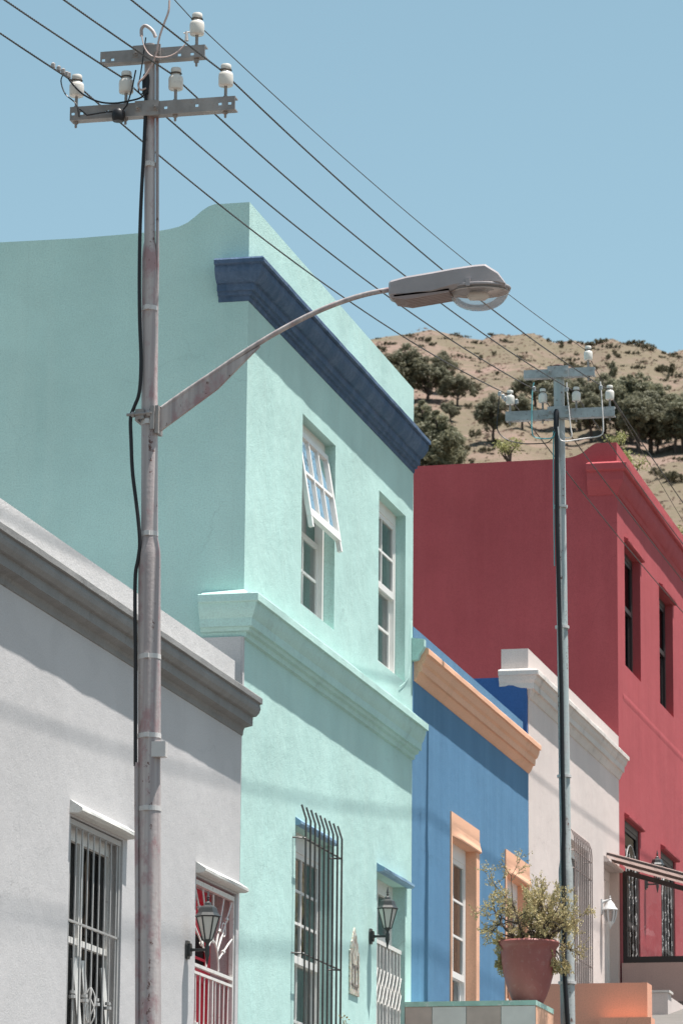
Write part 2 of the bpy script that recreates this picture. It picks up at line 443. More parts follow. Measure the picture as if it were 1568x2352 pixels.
def shell(b, Y0, Y1, z0, zt, T=.25, D=8., left=None, right=True):
    # the other three walls, butted behind the street front
    if left is None: left = [(-T, zt), (-D, zt)]
    poly = [(-T, z0)] + left + [(left[-1][0], z0)]
    b.prism(poly, 'y', Y0, Y0+T)
    b.box(-D, -T, Y1-T, Y1, z0, zt-.02); b.box(-D, -D+T, Y0+T, Y1-T, z0, zt-.3)
def cpath(Y0, Y1, n=40, ret=None):
    p = []
    if ret is not None:
        for i in range(6): p.append((ret+(0-ret)*i/6, Y0, 0, -1))
        p.append((0, Y0, 1, -1))
    else: p.append((0, Y0, 1, 0))
    for i in range(1, n+1): p.append((0, Y0+(Y1-Y0)*i/n, 1, 0))
    return p
def sash_window(parent, y0, y1, z0, z1, xr, mat, gmat, upper=(2, 2), lower=(2, 2), split=.52, fw=.055, curtain=True, cm='curtain', head=.08, name='window', upper_open=False):
    """sliding sash window filling an opening; xr = depth of the frame's outer face"""
    b = B()
    b.box(xr, xr-.07, y0, y0+fw, z0, z1); b.box(xr, xr-.07, y1-fw, y1, z0, z1)
    b.box(xr+.004, xr-.07, y0+fw, y1-fw, z1-head, z1); b.box(xr+.015, xr-.07, y0+fw, y1-fw, z0, z0+.05)
    fr = b.build(name, mat, parent)
    zm = z0+(z1-z0)*(1-split)
    def sash(za, zb, x, cols, rows, nm, s=.042, bot=.06, top=.045):
        q = B(); a, c = y0+fw, y1-fw
        q.box(x, x-.03, a, a+s, za, zb); q.box(x, x-.03, c-s, c, za, zb)
        q.box(x, x-.03, a+s, c-s, za, za+bot); q.box(x, x-.03, a+s, c-s, zb-top, zb)
        for i in range(1, cols):
            yy = a+s+(c-a-2*s)*i/cols; q.box(x-.002, x-.028, yy-.011, yy+.011, za+bot, zb-top)
        for j in range(1, rows):
            zz = za+bot+(zb-top-za-bot)*j/rows; q.box(x-.004, x-.026, a+s, c-s, zz-.011, zz+.011)
        q.build(nm, mat, fr)
        g = B(); g.face((x-.016, a+s*.5, za+.02), (x-.016, c-s*.5, za+.02), (x-.016, c-s*.5, zb-.02), (x-.016, a+s*.5, zb-.02)); g.build('pane', gmat, fr, fixn=False)
    if not upper_open: sash(zm-.02, z1-head, xr-.004, upper[0], upper[1], 'sash')
    sash(z0+.05, zm+.02, xr-.037, lower[0], lower[1], 'sash')
    if curtain:
        q = B(); n = 26; xc = xr-.16
        for i in range(n):
            ya, yb = y0+(y1-y0)*i/n, y0+(y1-y0)*(i+1)/n
            fa, fb = .02*math.sin(i*1.7), .02*math.sin((i+1)*1.7)
            q.face((xc+fa, ya, z0), (xc+fb, yb, z0), (xc+fb, yb, z1), (xc+fa, ya, z1))
        q.build('curtain', M[cm], fr, smooth=60, fixn=False)
    return fr
def hood(parent, y0, y1, z, mat, out=.075, h=.07, name='ledge'):
    b = B(); prof = [(0., z+h), (out*.4, z+h*.72), (out, z+.022), (out, z), (out*.7, z-.012), (0., z-.012)]
    b.sweep(prof, [(0.0, y0+(y1-y0)*i/10, 1, 0) for i in range(11)], .006); return b.build(name, mat, parent)

# ---- mint house
mint = thing('mint_house', (0, 31.45, gz(31)), 'tall two storey mint green house with navy top cornice and tilted open upper window', 'house')
Y0, Y1 = 28.45, 34.45
U1 = (30.235, 31.385, 7.84, 9.43); U2 = (33.04, 34.13, 7.88, 9.42); L1 = (30.16, 31.42, 3.95, 6.02); DR = (33.07, 34.2, 3.6, 6.02)
b = B(); facade(b, Y0, Y1, 3.0, 10.70, [U1, U2, L1, DR])
gab = [(-.25, 10.705), (-.29, 10.70), (-.335, 10.685), (-.385, 10.655), (-.44, 10.61), (-.50, 10.565), (-.57, 10.535), (-.66, 10.517), (-.83, 10.503), (-1.4, 10.49), (-2.05, 10.495), (-3, 10.48), (-9, 10.42)]
shell(b, Y0, Y1, 3.0, 10.45, D=9, left=gab)
b.build('wall', M['mint'], mint)
b = B(); b.box(-8.74, -.26, Y0+.26, Y1-.26, 9.9, 9.96); b.build('roof', M['roof'], mint)
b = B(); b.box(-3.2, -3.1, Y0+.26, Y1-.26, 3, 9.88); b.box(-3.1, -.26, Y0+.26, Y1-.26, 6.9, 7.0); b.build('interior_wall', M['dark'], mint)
navy = [(0., 10.225), (.10, 10.222), (.152, 10.21), (.164, 10.195), (.164, 10.165), (.138, 10.158), (.142, 10.135), (.136, 10.10), (.108, 10.055), (.084, 10.03), (.064, 10.026), (.060, 9.972), (.040, 9.966), (.036, 9.94), (.014, 9.936), (.010, 9.90), (0., 9.895)]
b = B(); b.sweep(navy, cpath(Y0, Y1, 60, -.238), .004); b.build('cornice', M['navy'], mint, smooth=17)['label'] = 'navy blue cornice along the top of the front'
mid = [(0., 7.60), (.05, 7.562), (.146, 7.545), (.152, 7.538), (.152, 7.482), (.131, 7.476), (.128, 7.445), (.110, 7.395), (.090, 7.362), (.087, 7.298), (.066, 7.295), (.058, 7.268), (.030, 7.260), (.026, 7.222), (0., 7.215)]
b = B(); b.sweep(mid, cpath(Y0, Y1, 60, -.325), .0025); b.build('cornice', M['mint_trim'], mint, smooth=17)['label'] = 'mint cornice between the two storeys'
# mint end piece against the blue house's cornice
b = B(); b.prism([(.002, 8.13), (.06, 8.14), (.075, 8.19), (.10, 8.22), (.118, 8.26), (.118, 8.325), (.002, 8.34)], 'y', Y1-.05, Y1+.03); b.build('cornice_stop', M['mint_trim'], mint)
# window 1: top hung sash pushed out
w1 = sash_window(mint, *U1, -.092, M['white'], M['glass'], lower=(2, 2), split=.56, upper_open=True, head=.10)
a = thing('tilted_sash', (0, 0, 0), '', ''); [a.__delitem__(k) for k in ('label', 'category')]
bpy.data.objects.remove(a)
def tilted():
    zt, zb = U1[3]-.10, U1[2]+(U1[3]-U1[2])*.44+.03
    piv = Vector((-.075, 0, zt)); L = zt-zb; ang = RAD(9.5); y0, y1 = U1[0]+.04, U1[1]-.045
    def P(s, o, y): return (piv.x+math.sin(ang)*s+math.cos(ang)*o, y, piv.z-math.cos(ang)*s+math.sin(ang)*o)
    def bar(bb, s0, s1, ya, yb, o0, o1):
        c = [P(s, o, y) for s in (s0, s1) for o in (o0, o1) for y in (ya, yb)]
        k = len(bb.v); bb.v += c
        for q in ((0, 1, 3, 2), (4, 6, 7, 5), (0, 4, 5, 1), (2, 3, 7, 6), (0, 2, 6, 4), (1, 5, 7, 3)): bb.f.append(tuple(k+i for i in q)); bb.mi.append(0)
    q = B()
    bar(q, 0, L, y0, y0+.05, -.02, .02); bar(q, 0, L, y1-.05, y1, -.02, .02)
    bar(q, 0, .05, y0+.05, y1-.05, -.02, .02); bar(q, L-.07, L, y0+.05, y1-.05, -.02, .022)
    for i in (1, 2): yy = y0+.05+(y1-y0-.1)*i/3; bar(q, .05, L-.07, yy-.013, yy+.013, -.016, .016)
    s = .05+(L-.12)*.5; bar(q, s-.012, s+.012, y0+.05, y1-.05, -.014, .014)
    bar(q, L, L+.09, y1-.055, y1-.005, -.02, .018); bar(q, L, L+.09, y0+.005, y0+.055, -.02, .018)
    q.build('tilted_sash', M['white'], w1)
    g = B(); g.face(P(.03, 0, y0+.03), P(.03, 0, y1-.03), P(L-.04, 0, y1-.03), P(L-.04, 0, y0+.03)); g.build('pane', M['glass'], w1, fixn=False)
tilted()
sash_window(mint, *U2, -.092, M['white'], M['glass'], upper=(2, 2), lower=(2, 2), split=.50, head=.10)
wl = sash_window(mint, *L1, -.10, M['white'], M['glass'], upper=(2, 3), lower=(2, 2), split=.5, head=.16)
hood(mint, L1[0]-.02, L1[1]+.02, 6.03, M['ledge_blue'], .045, .055)
hood(mint, DR[0]-.02, DR[1]+.07, 6.03, M['ledge_blue'], .07, .065)
# forged bars standing off the lower window
b = B(); xo = .10
ya, yb = L1[0]-.14, L1[1]-.135
for i in range(9):
    y = ya+.07+(yb-ya-.03)*i/8
    b.tube([(xo, y, 3.8), (xo, y, 6.06), (xo-.035, y-.005, 6.17)], .0088, 6)
for z in (5.90, 4.98, 4.1):
    b.tube([(0, ya+.03, z+.005), (xo*.5, ya+.04, z+.003), (xo, ya+.06, z)], .0075, 5)
    b.tube([(xo-.012, ya+.03, z), (xo-.012, yb+.06, z)], .0075, 5)
    b.tube([(0, yb+.02, z), (xo, yb+.05, z)], .0075, 5)
b.build('burglar_bars', M['iron'], wl)
# door with glazed leaf and white trellis gate
b = B(); xr = -.12; y0, y1, z0, z1 = DR
b.box(xr, xr-.08, y0, y0+.06, z0, z1-.12); b.box(xr, xr-.08, y1-.06, y1, z0, z1-.12); b.box(xr+.004, xr-.08, y0, y1, z1-.12, z1)
b.box(xr+.002, xr-.06, y0+.06, y1-.06, z1-.55, z1-.48)
for zz in (z1-1.0, z1-1.4, z1-1.8): b.box(xr-.015, xr-.05, y0+.06, y1-.06, zz-.05, zz+.05)
for yy in (y0+.10, (y0+y1)/2, y1-.10): b.box(xr-.012, xr-.052, yy-.045, yy+.045, z0, z1-.12)
dr = b.build('door', M['white_old'], mint)
b = B(); b.face((xr-.03, y0+.06, z0), (xr-.03, y1-.06, z0), (xr-.03, y1-.06, z1-.12), (xr-.03, y0+.06, z1-.12)); b.build('pane', M['glass'], dr, fixn=False)
g = B(); xg = -.03; zt = 5.45
g.box(xg, xg-.03, y0+.005, y1-.01, zt-.035, zt)
n = 9
for i in range(n):
    y = y0+.02+(y1-y0-.06)*i/(n-1); g.box(xg-.004, xg-.026, y-.011, y+.011, 3.6, zt-.036)
for i in range(n-1):
    a_ = y0+.02+(y1-y0-.06)*i/(n-1); c_ = y0+.02+(y1-y0-.06)*(i+1)/(n-1)
    for k in range(2):
        zz = 5.20-k*.15
        g.tube([(xg+.004, a_, zz), (xg+.004, c_, zz-.15)], .004, 4); g.tube([(xg+.009, a_, zz-.15), (xg+.005, c_, zz)], .004, 4)
g.build('security_gate', M['white_old'], mint)
# slack thin cable on the right hand corner
b = B(); b.tube([hx(x, y, .012) for x, y in ((946, 1425), (943, 1450), (940, 1500), (940, 1535), (934, 1562), (918, 1578))], .0026, 5); b.build('cable', M['mint_trim'], mint, smooth=60)

# ---- grey house
grey = thing('grey_house', (0, 25.3, gz(25)), 'low light grey plastered house with weathered cornice and red front door behind an iron gate', 'house')
Y0, Y1 = 20.6, 28.45-.004
GW = (24.17, 25.37, 3.15, 5.24); GD = (27.23, 28.36, 2.95, 5.24)
b = B(); facade(b, Y0, Y1, 2.0, 6.62, [GW, GD]); shell(b, Y0, Y1, 2.0, 6.6, D=6)
b.build('wall', M['grey'], grey)
b = B(); b.box(-.25, 0.004, Y0, 28.20, 6.62, 6.995); b.build('parapet', M['grey_cap'], grey)
gp = [(0., 6.775), (.06, 6.765), (.148, 6.752), (.160, 6.740), (.160, 6.70), (.140, 6.694), (.146, 6.66), (.138, 6.63), (.112, 6.604), (.086, 6.60), (.083, 6.535), (.056, 6.528), (.022, 6.520), (.013, 6.50), (.010, 6.465), (0., 6.46)]
b = B(); b.sweep(gp, cpath(Y0, Y1, 60), .003); b.build('cornice', M['grey_trim'], grey, smooth=17)
b = B(); b.box(-.335, -.003, 28.395, 28.446, 6.6, 7.222); b.box(-.003, .012, 28.40, 28.446, 6.776, 7.222); b.build('party_pier', M['grey'], grey)
b = B(); b.box(-5.74, -.26, Y0+.26, Y1-.26, 6.3, 6.36); b.build('roof', M['roof'], grey)
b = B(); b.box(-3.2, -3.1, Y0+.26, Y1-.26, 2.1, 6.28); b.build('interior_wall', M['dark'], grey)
# casement window with bars
xr = -.085; y0, y1, z0, z1 = GW
b = B()
b.box(xr, xr-.06, y0, y0+.05, z0, z1); b.box(xr, xr-.06, y1-.05, y1, z0, z1); b.box(xr+.003, xr-.06, y0+.05, y1-.05, z1-.12, z1)
ym = y0+.52
b.box(xr+.006, xr-.05, ym-.04, ym+.04, z0, z1-.12); b.box(xr+.001, xr-.05, y0+.05, y1-.05, 4.45, 4.49)
gwn = b.build('window', M['white_old'], grey)
b = B(); b.face((xr-.03, y0+.05, z0), (xr-.03, y1-.05, z0), (xr-.03, y1-.05, z1-.1), (xr-.03, y0+.05, z1-.1)); b.build('pane', M['glass_dark'], gwn, fixn=False)
# tilted white vents in the lower half
b = B()
for a_, c_ in ((y0+.07, y0+.46), (y0+.60, y1-.10)):
    for q in (0, 1):
        yy = a_ if q == 0 else c_-.05
        b.tube([(xr+.0, yy, 4.36), (xr+.055, yy+.02, 3.78)], .020, 4)
    b.tube([(xr+.055, a_, 3.79), (xr+.055, c_, 3.79)], .022, 4)
b.build('vent_sash', M['white'], gwn)
b = B(); q = 24
for i in range(q):
    ya, yb = y0+.6+(.6)*i/q, y0+.6+.6*(i+1)/q
    b.face((xr-.2+.02*math.sin(i*1.9), ya, z0), (xr-.2+.02*math.sin(i*1.9+1.9), yb, z0), (xr-.2+.02*math.sin(i*1.9+1.9), yb, z1), (xr-.2+.02*math.sin(i*1.9), ya, z1))
b.build('curtain', M['blind'], gwn, fixn=False)
b = B(); xb = -.022
b.box(xb+.012, xb-.02, y0+.004, y1-.004, z1-.045, z1-.01); b.box(xb+.01, xb-.01, y0+.012, y0+.04, z0, z1-.045); b.box(xb+.01, xb-.01, y1-.04, y1-.012, z0, z1-.045)
for i in range(9):
    y = y0+.07+(y1-y0-.14)*i/8
    b.tube([(xb, y, z0), (xb, y, z1-.04)], .0065, 5)
    if i % 2 == 1:
        for dz in (0, .03): b.tube([(xb, y, 4.075+dz), (xb, y, 4.095+dz)], .026-.006*(dz > 0), 8)
    if i in (4,):
        for k in range(4):
            an = k*PI/2
            b.tube([(xb, y, 3.93), (xb+.028*math.cos(an+.4), y+.028*math.sin(an+.4), 3.99), (xb+.036*math.cos(an+1.2), y+.036*math.sin(an+1.2), 4.06), (xb+.028*math.cos(an+2), y+.028*math.sin(an+2), 4.13), (xb, y, 4.19)], .005, 4)
b.box(xb+.010, xb-.006, y0+.02, y1-.02, 4.562, 4.576)
b.build('burglar_bars', M['silver_bar'], gwn)
hood(grey, GW[0]-.02, GW[1]+.10, 5.27, M['ledge_grey'], .085, .075)
hood(grey, GD[0]-.02, GD[1]+.07, 5.27, M['ledge_grey'], .075, .07)
# red panelled door set well back
y0, y1, z0, z1 = GD; xr = -.19
b = B(); b.box(xr-.03, xr-.07, y0, y1, z0, z1)
for (za, zb) in ((4.98, 5.20), (4.72, 4.93)): 
    b.box(xr-.028, xr-.015, y0+.03, y1-.03, za, za+.02); b.box(xr-.028, xr-.015, y0+.03, y1-.03, zb-.02, zb)
for yy in (y0+.05, y0+.42, y0+.56, y1-.05): b.box(xr-.028, xr-.005, yy-.05, yy+.05, z0, z1-.04)
for zz in (5.2, 4.95, 4.6, 4.05, 3.5): b.box(xr-.026, xr-.008, y0, y1, zz-.045, zz+.045)
rd = b.build('door', M['door_red'], grey)
for (ya, yb) in ((y0+.12, y0+.36), (y0+.63, y1-.12)):
    b = B(); b.box(xr-.029, xr-.02, ya, yb, 4.66, 4.9); b.build('pane', M['glass_dark'], rd)
# sunburst iron gate
b = B(); xg = -.025
fw = .03
b.box(xg+.012, xg-.02, y0+.004, y1-.004, z1-.055, z1-.02); b.box(xg+.012, xg-.02, y0+.004, y0+fw, z0, z1-.056); b.box(xg+.012, xg-.02, y1-fw, y1-.004, z0, z1-.056)
zt = 4.60
b.box(xg+.014, xg-.018, y0+fw, y1-fw, zt-.012, zt+.012); b.box(xg+.010, xg-.014, y0+fw, y1-fw, zt-.062, zt-.042)
yc = (y0+y1)/2
b.tube([(xg, yc+.17*math.cos(a), zt+.02+.21*math.sin(a)) for a in [PI*i/14 for i in range(15)]], .0085, 6)
for i, (ay, az_) in enumerate(((y0+.03, zt+.30), (y0+.05, z1-.07), (y0+.27, z1-.07), (yc, z1-.07), (y1-.27, z1-.07), (y1-.05, z1-.07), (y1-.03, zt+.30))):
    d = Vector((0, ay-yc, az_-zt-.02)); L = d.length; d.normalize()
    s = Vector((xg, yc, zt+.02)) + d*.19; e = Vector((xg, yc, zt+.02)) + d*(L)
    b.tube([s, e], .0075, 5)
    m_ = s+(e-s)*(.35+.3*(i % 2)); b.tube([m_-d*.012, m_+d*.012], .017, 8)
    if i in (1, 5):
        m_ = s+(e-s)*.45; b.tube([m_+Vector((0, .05*math.cos(a), .05*math.sin(a))) for a in [2*PI*k/12 for k in range(13)]], .0055, 5)
b.box(xg+.008, xg-.012, yc-.012, yc+.012, z0, zt-.063)
for sgn in (-1, 1):
    a_ = yc+sgn*.02; c_ = yc+sgn*(y1-y0-2*fw-.02)/2
    for i in range(4):
        t = (i+.6)/4.2; ytop = a_+(c_-a_)*t; ybot = a_+(c_-a_)*(t*.8+.08)
        b.tube([(xg, ytop, zt-.06), (xg, ybot, 3.3)], .0075, 5)
        if i % 2: b.tube([(xg, ytop+(ybot-ytop)*.27, 4.16), (xg, ytop+(ybot-ytop)*.29, 4.19)], .023, 8)
        else:
            for k in range(4):
                an = k*PI/2; b.tube([(xg, ytop*.7+ybot*.3, 4.13), (xg+.03*math.cos(an+.6), ytop*.7+ybot*.3+.03*math.sin(an+.6), 4.06), (xg+.03*math.cos(an+1.8), ytop*.7+ybot*.3+.03*math.sin(an+1.8), 3.98), (xg, ytop*.65+ybot*.35, 3.92)], .005, 4)
b.build('security_gate', M['white_old'], grey)

# ---- blue house
blue = thing('blue_house', (0, 37.3, gz(37)), 'single storey blue house with peach cornice and peach window surrounds', 'house')
Y0, Y1 = 34.454, 40.125
W1 = (36.19, 37.32, 4.85, 6.76); W2 = (38.88, 39.99, 4.85, 6.76)
b = B(); facade(b, Y0, Y1, 3.6, 8.10, [W1, W2]); shell(b, Y0, Y1, 3.6, 8.05, D=6)
b.build('wall', M['blue'], blue)
b = B(); b.box(-.22, 0.0, Y0+.02, 39.82, 8.10, 8.46); b.build('parapet', M['blue'], blue)
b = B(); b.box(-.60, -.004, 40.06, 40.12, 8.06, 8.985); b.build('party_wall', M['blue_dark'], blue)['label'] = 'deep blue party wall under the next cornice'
bp = [(0., 8.30), (.06, 8.275), (.130, 8.262), (.140, 8.25), (.140, 8.205), (.120, 8.20), (.118, 8.175), (.100, 8.13), (.078, 8.108), (.075, 8.045), (.052, 8.04), (.030, 7.99), (.010, 7.965), (0., 7.96)]
b = B(); b.sweep(bp, cpath(Y0+.05, Y1, 50), .0025); b.build('cornice', M['peach'], blue, smooth=17)
b = B(); b.box(-5.74, -.26, Y0+.26, Y1-.26, 7.75, 7.80); b.build('roof', M['roof'], blue)
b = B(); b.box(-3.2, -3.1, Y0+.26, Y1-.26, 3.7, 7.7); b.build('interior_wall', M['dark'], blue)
for W in (W1, W2):
    y0, y1, z0, z1 = W
    wn = sash_window(blue, y0, y1, z0, z1, -.092, M['white'], M['glass'], upper=(2, 3), lower=(2, 2), split=.66, head=.14, cm='curtain')
    b = B()
    yr = min(y1+.16, Y1-.006)
    b.box(.014, -.0, y0-.055, y0-.001, z0, z1+.23); b.box(.014, 0, y1+.001, yr, z0, z1+.0)
    b.box(.014, 0, y0-.001, yr, z1+.001, z1+.23)
    b.sweep([(0.0145, z1+.11), (.021, z1+.07), (.030, z1+.035), (.034, z1+.015), (.030, z1+.001), (.0145, z1+.001)], [(.0145*(1-min(1, i/4)), y0-.03+(yr+.01-y0+.03)*i/14, min(1, i/4), 0) for i in range(15)], .002)
    # painted reveals
    b.face((.012, y1-.001, z0), (-.1, y1-.001, z0), (-.1, y1-.001, z1-.001), (.012, y1-.001, z1-.001)); b.face((.012, y0+.001, z0), (-.1, y0+.001, z0), (-.1, y0+.001, z1-.001), (.012, y0+.001, z1-.001))
    b.face((.012, y0+.001, z1-.001), (-.1, y0+.001, z1-.001), (-.1, y1-.001, z1-.001), (.012, y1-.001, z1-.001))
    b.build('surround', M['peach'], wn)

# ---- pink house
pink = thing('pink_house', (0, 43, gz(43)), 'pale pink single storey house with weathered white cornice beside the red house', 'house')
Y0, Y1 = 40.13, 45.92
PW = (42.35, 43.75, 5.2, 7.62); PD = (44.83, 45.80, 5.0, 7.64)
b = B(); facade(b, Y0, Y1, 4.4, 9.02, [PW, PD]); shell(b, Y0, Y1, 4.4, 8.9, D=6, left=[(-.25, 9.0), (-.3, 8.9), (-6, 8.85)])
b.build('wall', M['pink'], pink)
b = B(); b.box(-.29, 0., Y0-.01, Y1, 9.02, 9.30); b.build('parapet', M['pink'], pink)
pp = [(0., 9.09), (.05, 9.072), (.118, 9.06), (.130, 9.045), (.130, 9.0), (.110, 8.995), (.096, 8.95), (.072, 8.92), (.068, 8.86), (.045, 8.855), (.022, 8.80), (.012, 8.775), (0., 8.77)]
b = B(); b.sweep(pp, cpath(Y0, Y1, 50, -.30), .003); b.build('cornice', M['pink_trim'], pink, smooth=17)
b = B(); b.box(-5.74, -.30, Y0+.26, Y1-.26, 8.6, 8.65); b.build('roof', M['roof'], pink)
b = B(); b.box(-3.2, -3.1, Y0+.26, Y1-.26, 4.5, 8.5); b.build('interior_wall', M['dark'], pink)
pw = sash_window(pink, *PW, -.10, M['white'], M['glass'], upper=(2, 2), lower=(2, 2), cm='curtain')
b = B(); xo = .10; ya, yb = PW[0]-.03, PW[1]-.35
for i in range(10):
    y = ya+.03+(yb-ya)*i/9
    b.tube([(xo, y, 5.2), (xo, y, 7.52), (xo-.008, y, 7.60), (xo-.035, y, 7.67), (xo-.085, y, 7.715), (0, y, 7.72)], [.008]*6, 5)
for z in (7.45, 7.25, 6.27):
    b.tube([(xo-.012, ya, z), (xo-.012, yb+.05, z)], .008, 5); b.tube([(0, yb+.04, z), (xo-.01, yb+.04, z)], .008, 5); b.tube([(0, ya, z), (xo-.01, ya, z)], .008, 5)
b.build('burglar_bars', M['tan_bar'], pw)
y0, y1, z0, z1 = PD; xr = -.10
b = B(); b.box(xr, xr-.07, y0, y0+.07, z0, z1); b.box(xr, xr-.07, y1-.07, y1, z0, z1); b.box(xr+.003, xr-.07, y0+.07, y1-.07, z1-.12, z1)
b.box(xr-.02, xr-.06, y0+.07, y1-.07, z0, z1-.12)
for zz in (5.4, 6.2, 7.0): b.box(xr-.018, xr-.008, y0+.2, y1-.2, zz, zz+.6)
b.build('door', M['white'], pink)
hood(pink, PD[0]-.02, PD[1]+.06, 7.66, M['pink'], .06, .06)

# ---- red house
red = thing('red_house', (0, 49, gz(49)), 'tall dark red two storey house with curved gable top and black framed windows', 'house')
Y0, Y1 = 45.925, 53.2
R1 = (46.46, 47.66, 10.27, 11.80); R2 = (49.2, 50.35, 10.27, 11.78); RL1 = (46.34, 47.45, 5.9, 8.36); RL2 = (49.15, 50.3, 5.9, 8.36)
b = B(); facade(b, Y0, Y1, 5.2, 12.935, [R1, R2, RL1, RL2])
gab = [(-.25, 12.935), (-.30, 12.915), (-.36, 12.87), (-.43, 12.82), (-.50, 12.79), (-.60, 12.768), (-.75, 12.76), (-2.5, 12.75), (-3.5, 12.735), (-9, 12.70)]
shell(b, Y0, Y1, 5.2, 12.7, D=9, left=gab)
b.build('wall', M['red'], red)
rp = [(0., 12.70), (.06, 12.675), (.12, 12.66), (.138, 12.648), (.136, 12.575), (.118, 12.56), (.096, 12.555), (.092, 12.53), (.088, 12.45), (.066, 12.385), (.045, 12.345), (.030, 12.33), (.012, 12.285), (0., 12.28)]
b = B(); b.sweep(rp, cpath(Y0, Y1, 60, -.355), .005); b.build('cornice', M['red'], red, smooth=17)
b = B(); b.box(-8.74, -.26, Y0+.26, Y1-.26, 12.2, 12.26); b.build('roof', M['roof'], red)
b = B(); b.box(-3.2, -3.1, Y0+.26, Y1-.26, 5.3, 12.1); b.box(-3.09, -.26, Y0+.26, Y1-.26, 9.0, 9.1); b.build('interior_wall', M['dark'], red)
b = B(); b.sweep([(0, 9.90), (.004, 9.87), (.005, 9.84), (0, 9.80)], cpath(Y0+.35, Y1, 60), .010, False); b.build('plaster_ridge', M['red'], red, smooth=60)
for W in (R1, R2):
    sash_window(red, *W, -.10, M['dark_frame'], M['glass_dark'], upper=(1, 1), lower=(1, 1), split=.46, curtain=False)
    hood(red, W[0]-.02, W[1]+.10, W[3]+.02, M['red'], .05, .05)
def lacework(b, y0, y1, z0, z1, x):
    random.seed(int(y0*100))
    stems = [y0+.10+(y1-y0-.2)*q/3 for q in range(4)]
    for y in stems: b.tube([(x, y, z0), (x, y, z1)], .003, 4)
    for k in range(95):
        y = random.choice(stems); z = random.uniform(z0, z1); r = random.uniform(.015, .034); a0 = random.choice((0, PI)); sg = -1 if a0 == 0 else 1
        yc = y+sg*r*1.0
        b.tube([(x, yc+r*math.cos(a0+t)*(1-.10*t), z+r*1.5*math.sin(t)*(1-.1*t)) for t in (0, .8, 1.6, 2.4, 3.3, 4.2)], .0055, 4)
for W in (RL1, RL2):
    wn = sash_window(red, *W, -.018, M['dark_frame'], M['glass_dark'], upper=(1, 1), lower=(1, 1), split=.5, curtain=False, fw=.09)
    hood(red, W[0]-.03, W[1]+.12, W[3]+.02, M['red'], .06, .06)
    b = B(); y0, y1, z0, z1 = W; yc = (y0+y1)/2
    lacework(b, y0+.02, y1-.20, z0+.2, z1-.36, -.004)
    b.tube([(-.004, yc-.1+.38*math.cos(a), z1-.62+.36*math.sin(a)) for a in [PI*i/12 for i in range(13)]], .008, 5)
    b.build('scroll_grille', M['silver_bar'], wn)

# ------------------------------------------------------------------ porch screen in front of the red house
ps = thing('porch_screen', (.4, 46.0, 5.6), 'dark framed glass porch side under a sloping brown roof by the red house', 'porch')
YS_ = 45.99
pa = hy(1430, 2008, YS_); pb = hy(1432, 2205, YS_)
xl, xr_ = .03, 2.6; zb_ = 6.585; slope = -.42
def zroof(x): return 7.70-.29*x
b = B()
b.prism([(xl, zb_), (xl+.055, zb_), (xl+.055, zroof(xl+.055)), (xl, zroof(xl))], 'y', YS_-.03, YS_+.03)
b.box(xl+.055, xr_, YS_-.028, YS_+.028, zb_, zb_+.075)
for x in (1.25, xr_): b.box(x, x+.05, YS_-.025, YS_+.025, zb_+.075, zroof(x)-.002)
b.prism([(xl+.055, zroof(xl)-.06), (xr_, zroof(xr_)-.06), (xr_, zroof(xr_)), (xl+.055, zroof(xl))], 'y', YS_-.026, YS_+.026)
b.build('screen_frame', M['dark_frame'], ps)
b = B(); b.face((xl+.05, YS_, zb_+.06), (xr_, YS_, zb_+.06), (xr_, YS_, zroof(xr_)-.03), (xl+.05, YS_, zroof(xl)-.03)); b.build('pane', M['glass_screen'], ps, fixn=False)
b = B(); b.box(0.02, xr_, YS_-.06, YS_+.08, 4.8, zb_-.002); b.build('low_wall', stucco('dusky pink plaster', (.56, .40, .36), bs=.2), ps)
# sloping roof sheets, corrugated along the slope, sticking out over the neighbour's door
b = B(); n = 11; y_a, y_b = 45.02, 46.3; x_b = 2.7
def zt(x): return 7.765-.29*x
for i in range(n*2):
    ya, yb = y_a+(y_b-y_a)*i/(n*2), y_a+(y_b-y_a)*(i+1)/(n*2)
    da, db = (.03 if i % 2 else 0), (0 if i % 2 else .03)
    b.face((.02, ya, zt(.02)+da), (x_b, ya, zt(x_b)+da), (x_b, yb, zt(x_b)+db), (.02, yb, zt(.02)+db))
b.build('roof', M['porch'], ps, smooth=60, fixn=False)
BT = paint('brown timber', (.10, .075, .07), .6)
for (dy, dz, hgt) in ((-.03, .012, .028), (.30, -.022, .034)):
    b = B(); b.prism([(.005, zt(0)+dz-hgt), (x_b, zt(x_b)+dz-hgt), (x_b, zt(x_b)+dz), (.005, zt(0)+dz)], 'y', y_a+dy, y_a+dy+.035); b.build('barge_board', BT, ps)

# ------------------------------------------------------------------ low walls
tw = thing('tiled_wall', (.6, 34.6, gz(34)), 'low garden wall faced with square tiles and mint top under the flower pot', 'wall')
xw0, xw1, yw0, yw1 = -.0, 1.187, 34.20, 35.05
b = B(); b.box(xw0+.004, xw1, yw0, yw1, 3.6, 4.95); b.build('wall_body', [M['peach']], tw)
b = B(); b.box(xw0+.004, xw1-.002, yw0-.004, yw0-.0005, 3.6, 4.945); b.build('grout', M['grout'], tw)
for nm, mt, par in (('tiles', 'tile_g', 0), ('tiles', 'tile_p', 1)):
    b = B(); tw_ = .312
    for i in range(6):
        for j in range(4):
            if (i+j) % 2 != par: continue
            x1 = xw1-.004-i*tw_; x0 = max(x1-tw_+.005, .006); z1 = 4.945-j*.257; z0 = z1-.252
            if x1 > x0+.01: b.box(x0, x1, yw0-.010, yw0-.0042, z0, z1)
    b.build(nm, M[mt], tw)['label'] = 'pale glazed tiles' if par == 0 else 'taupe tiles'
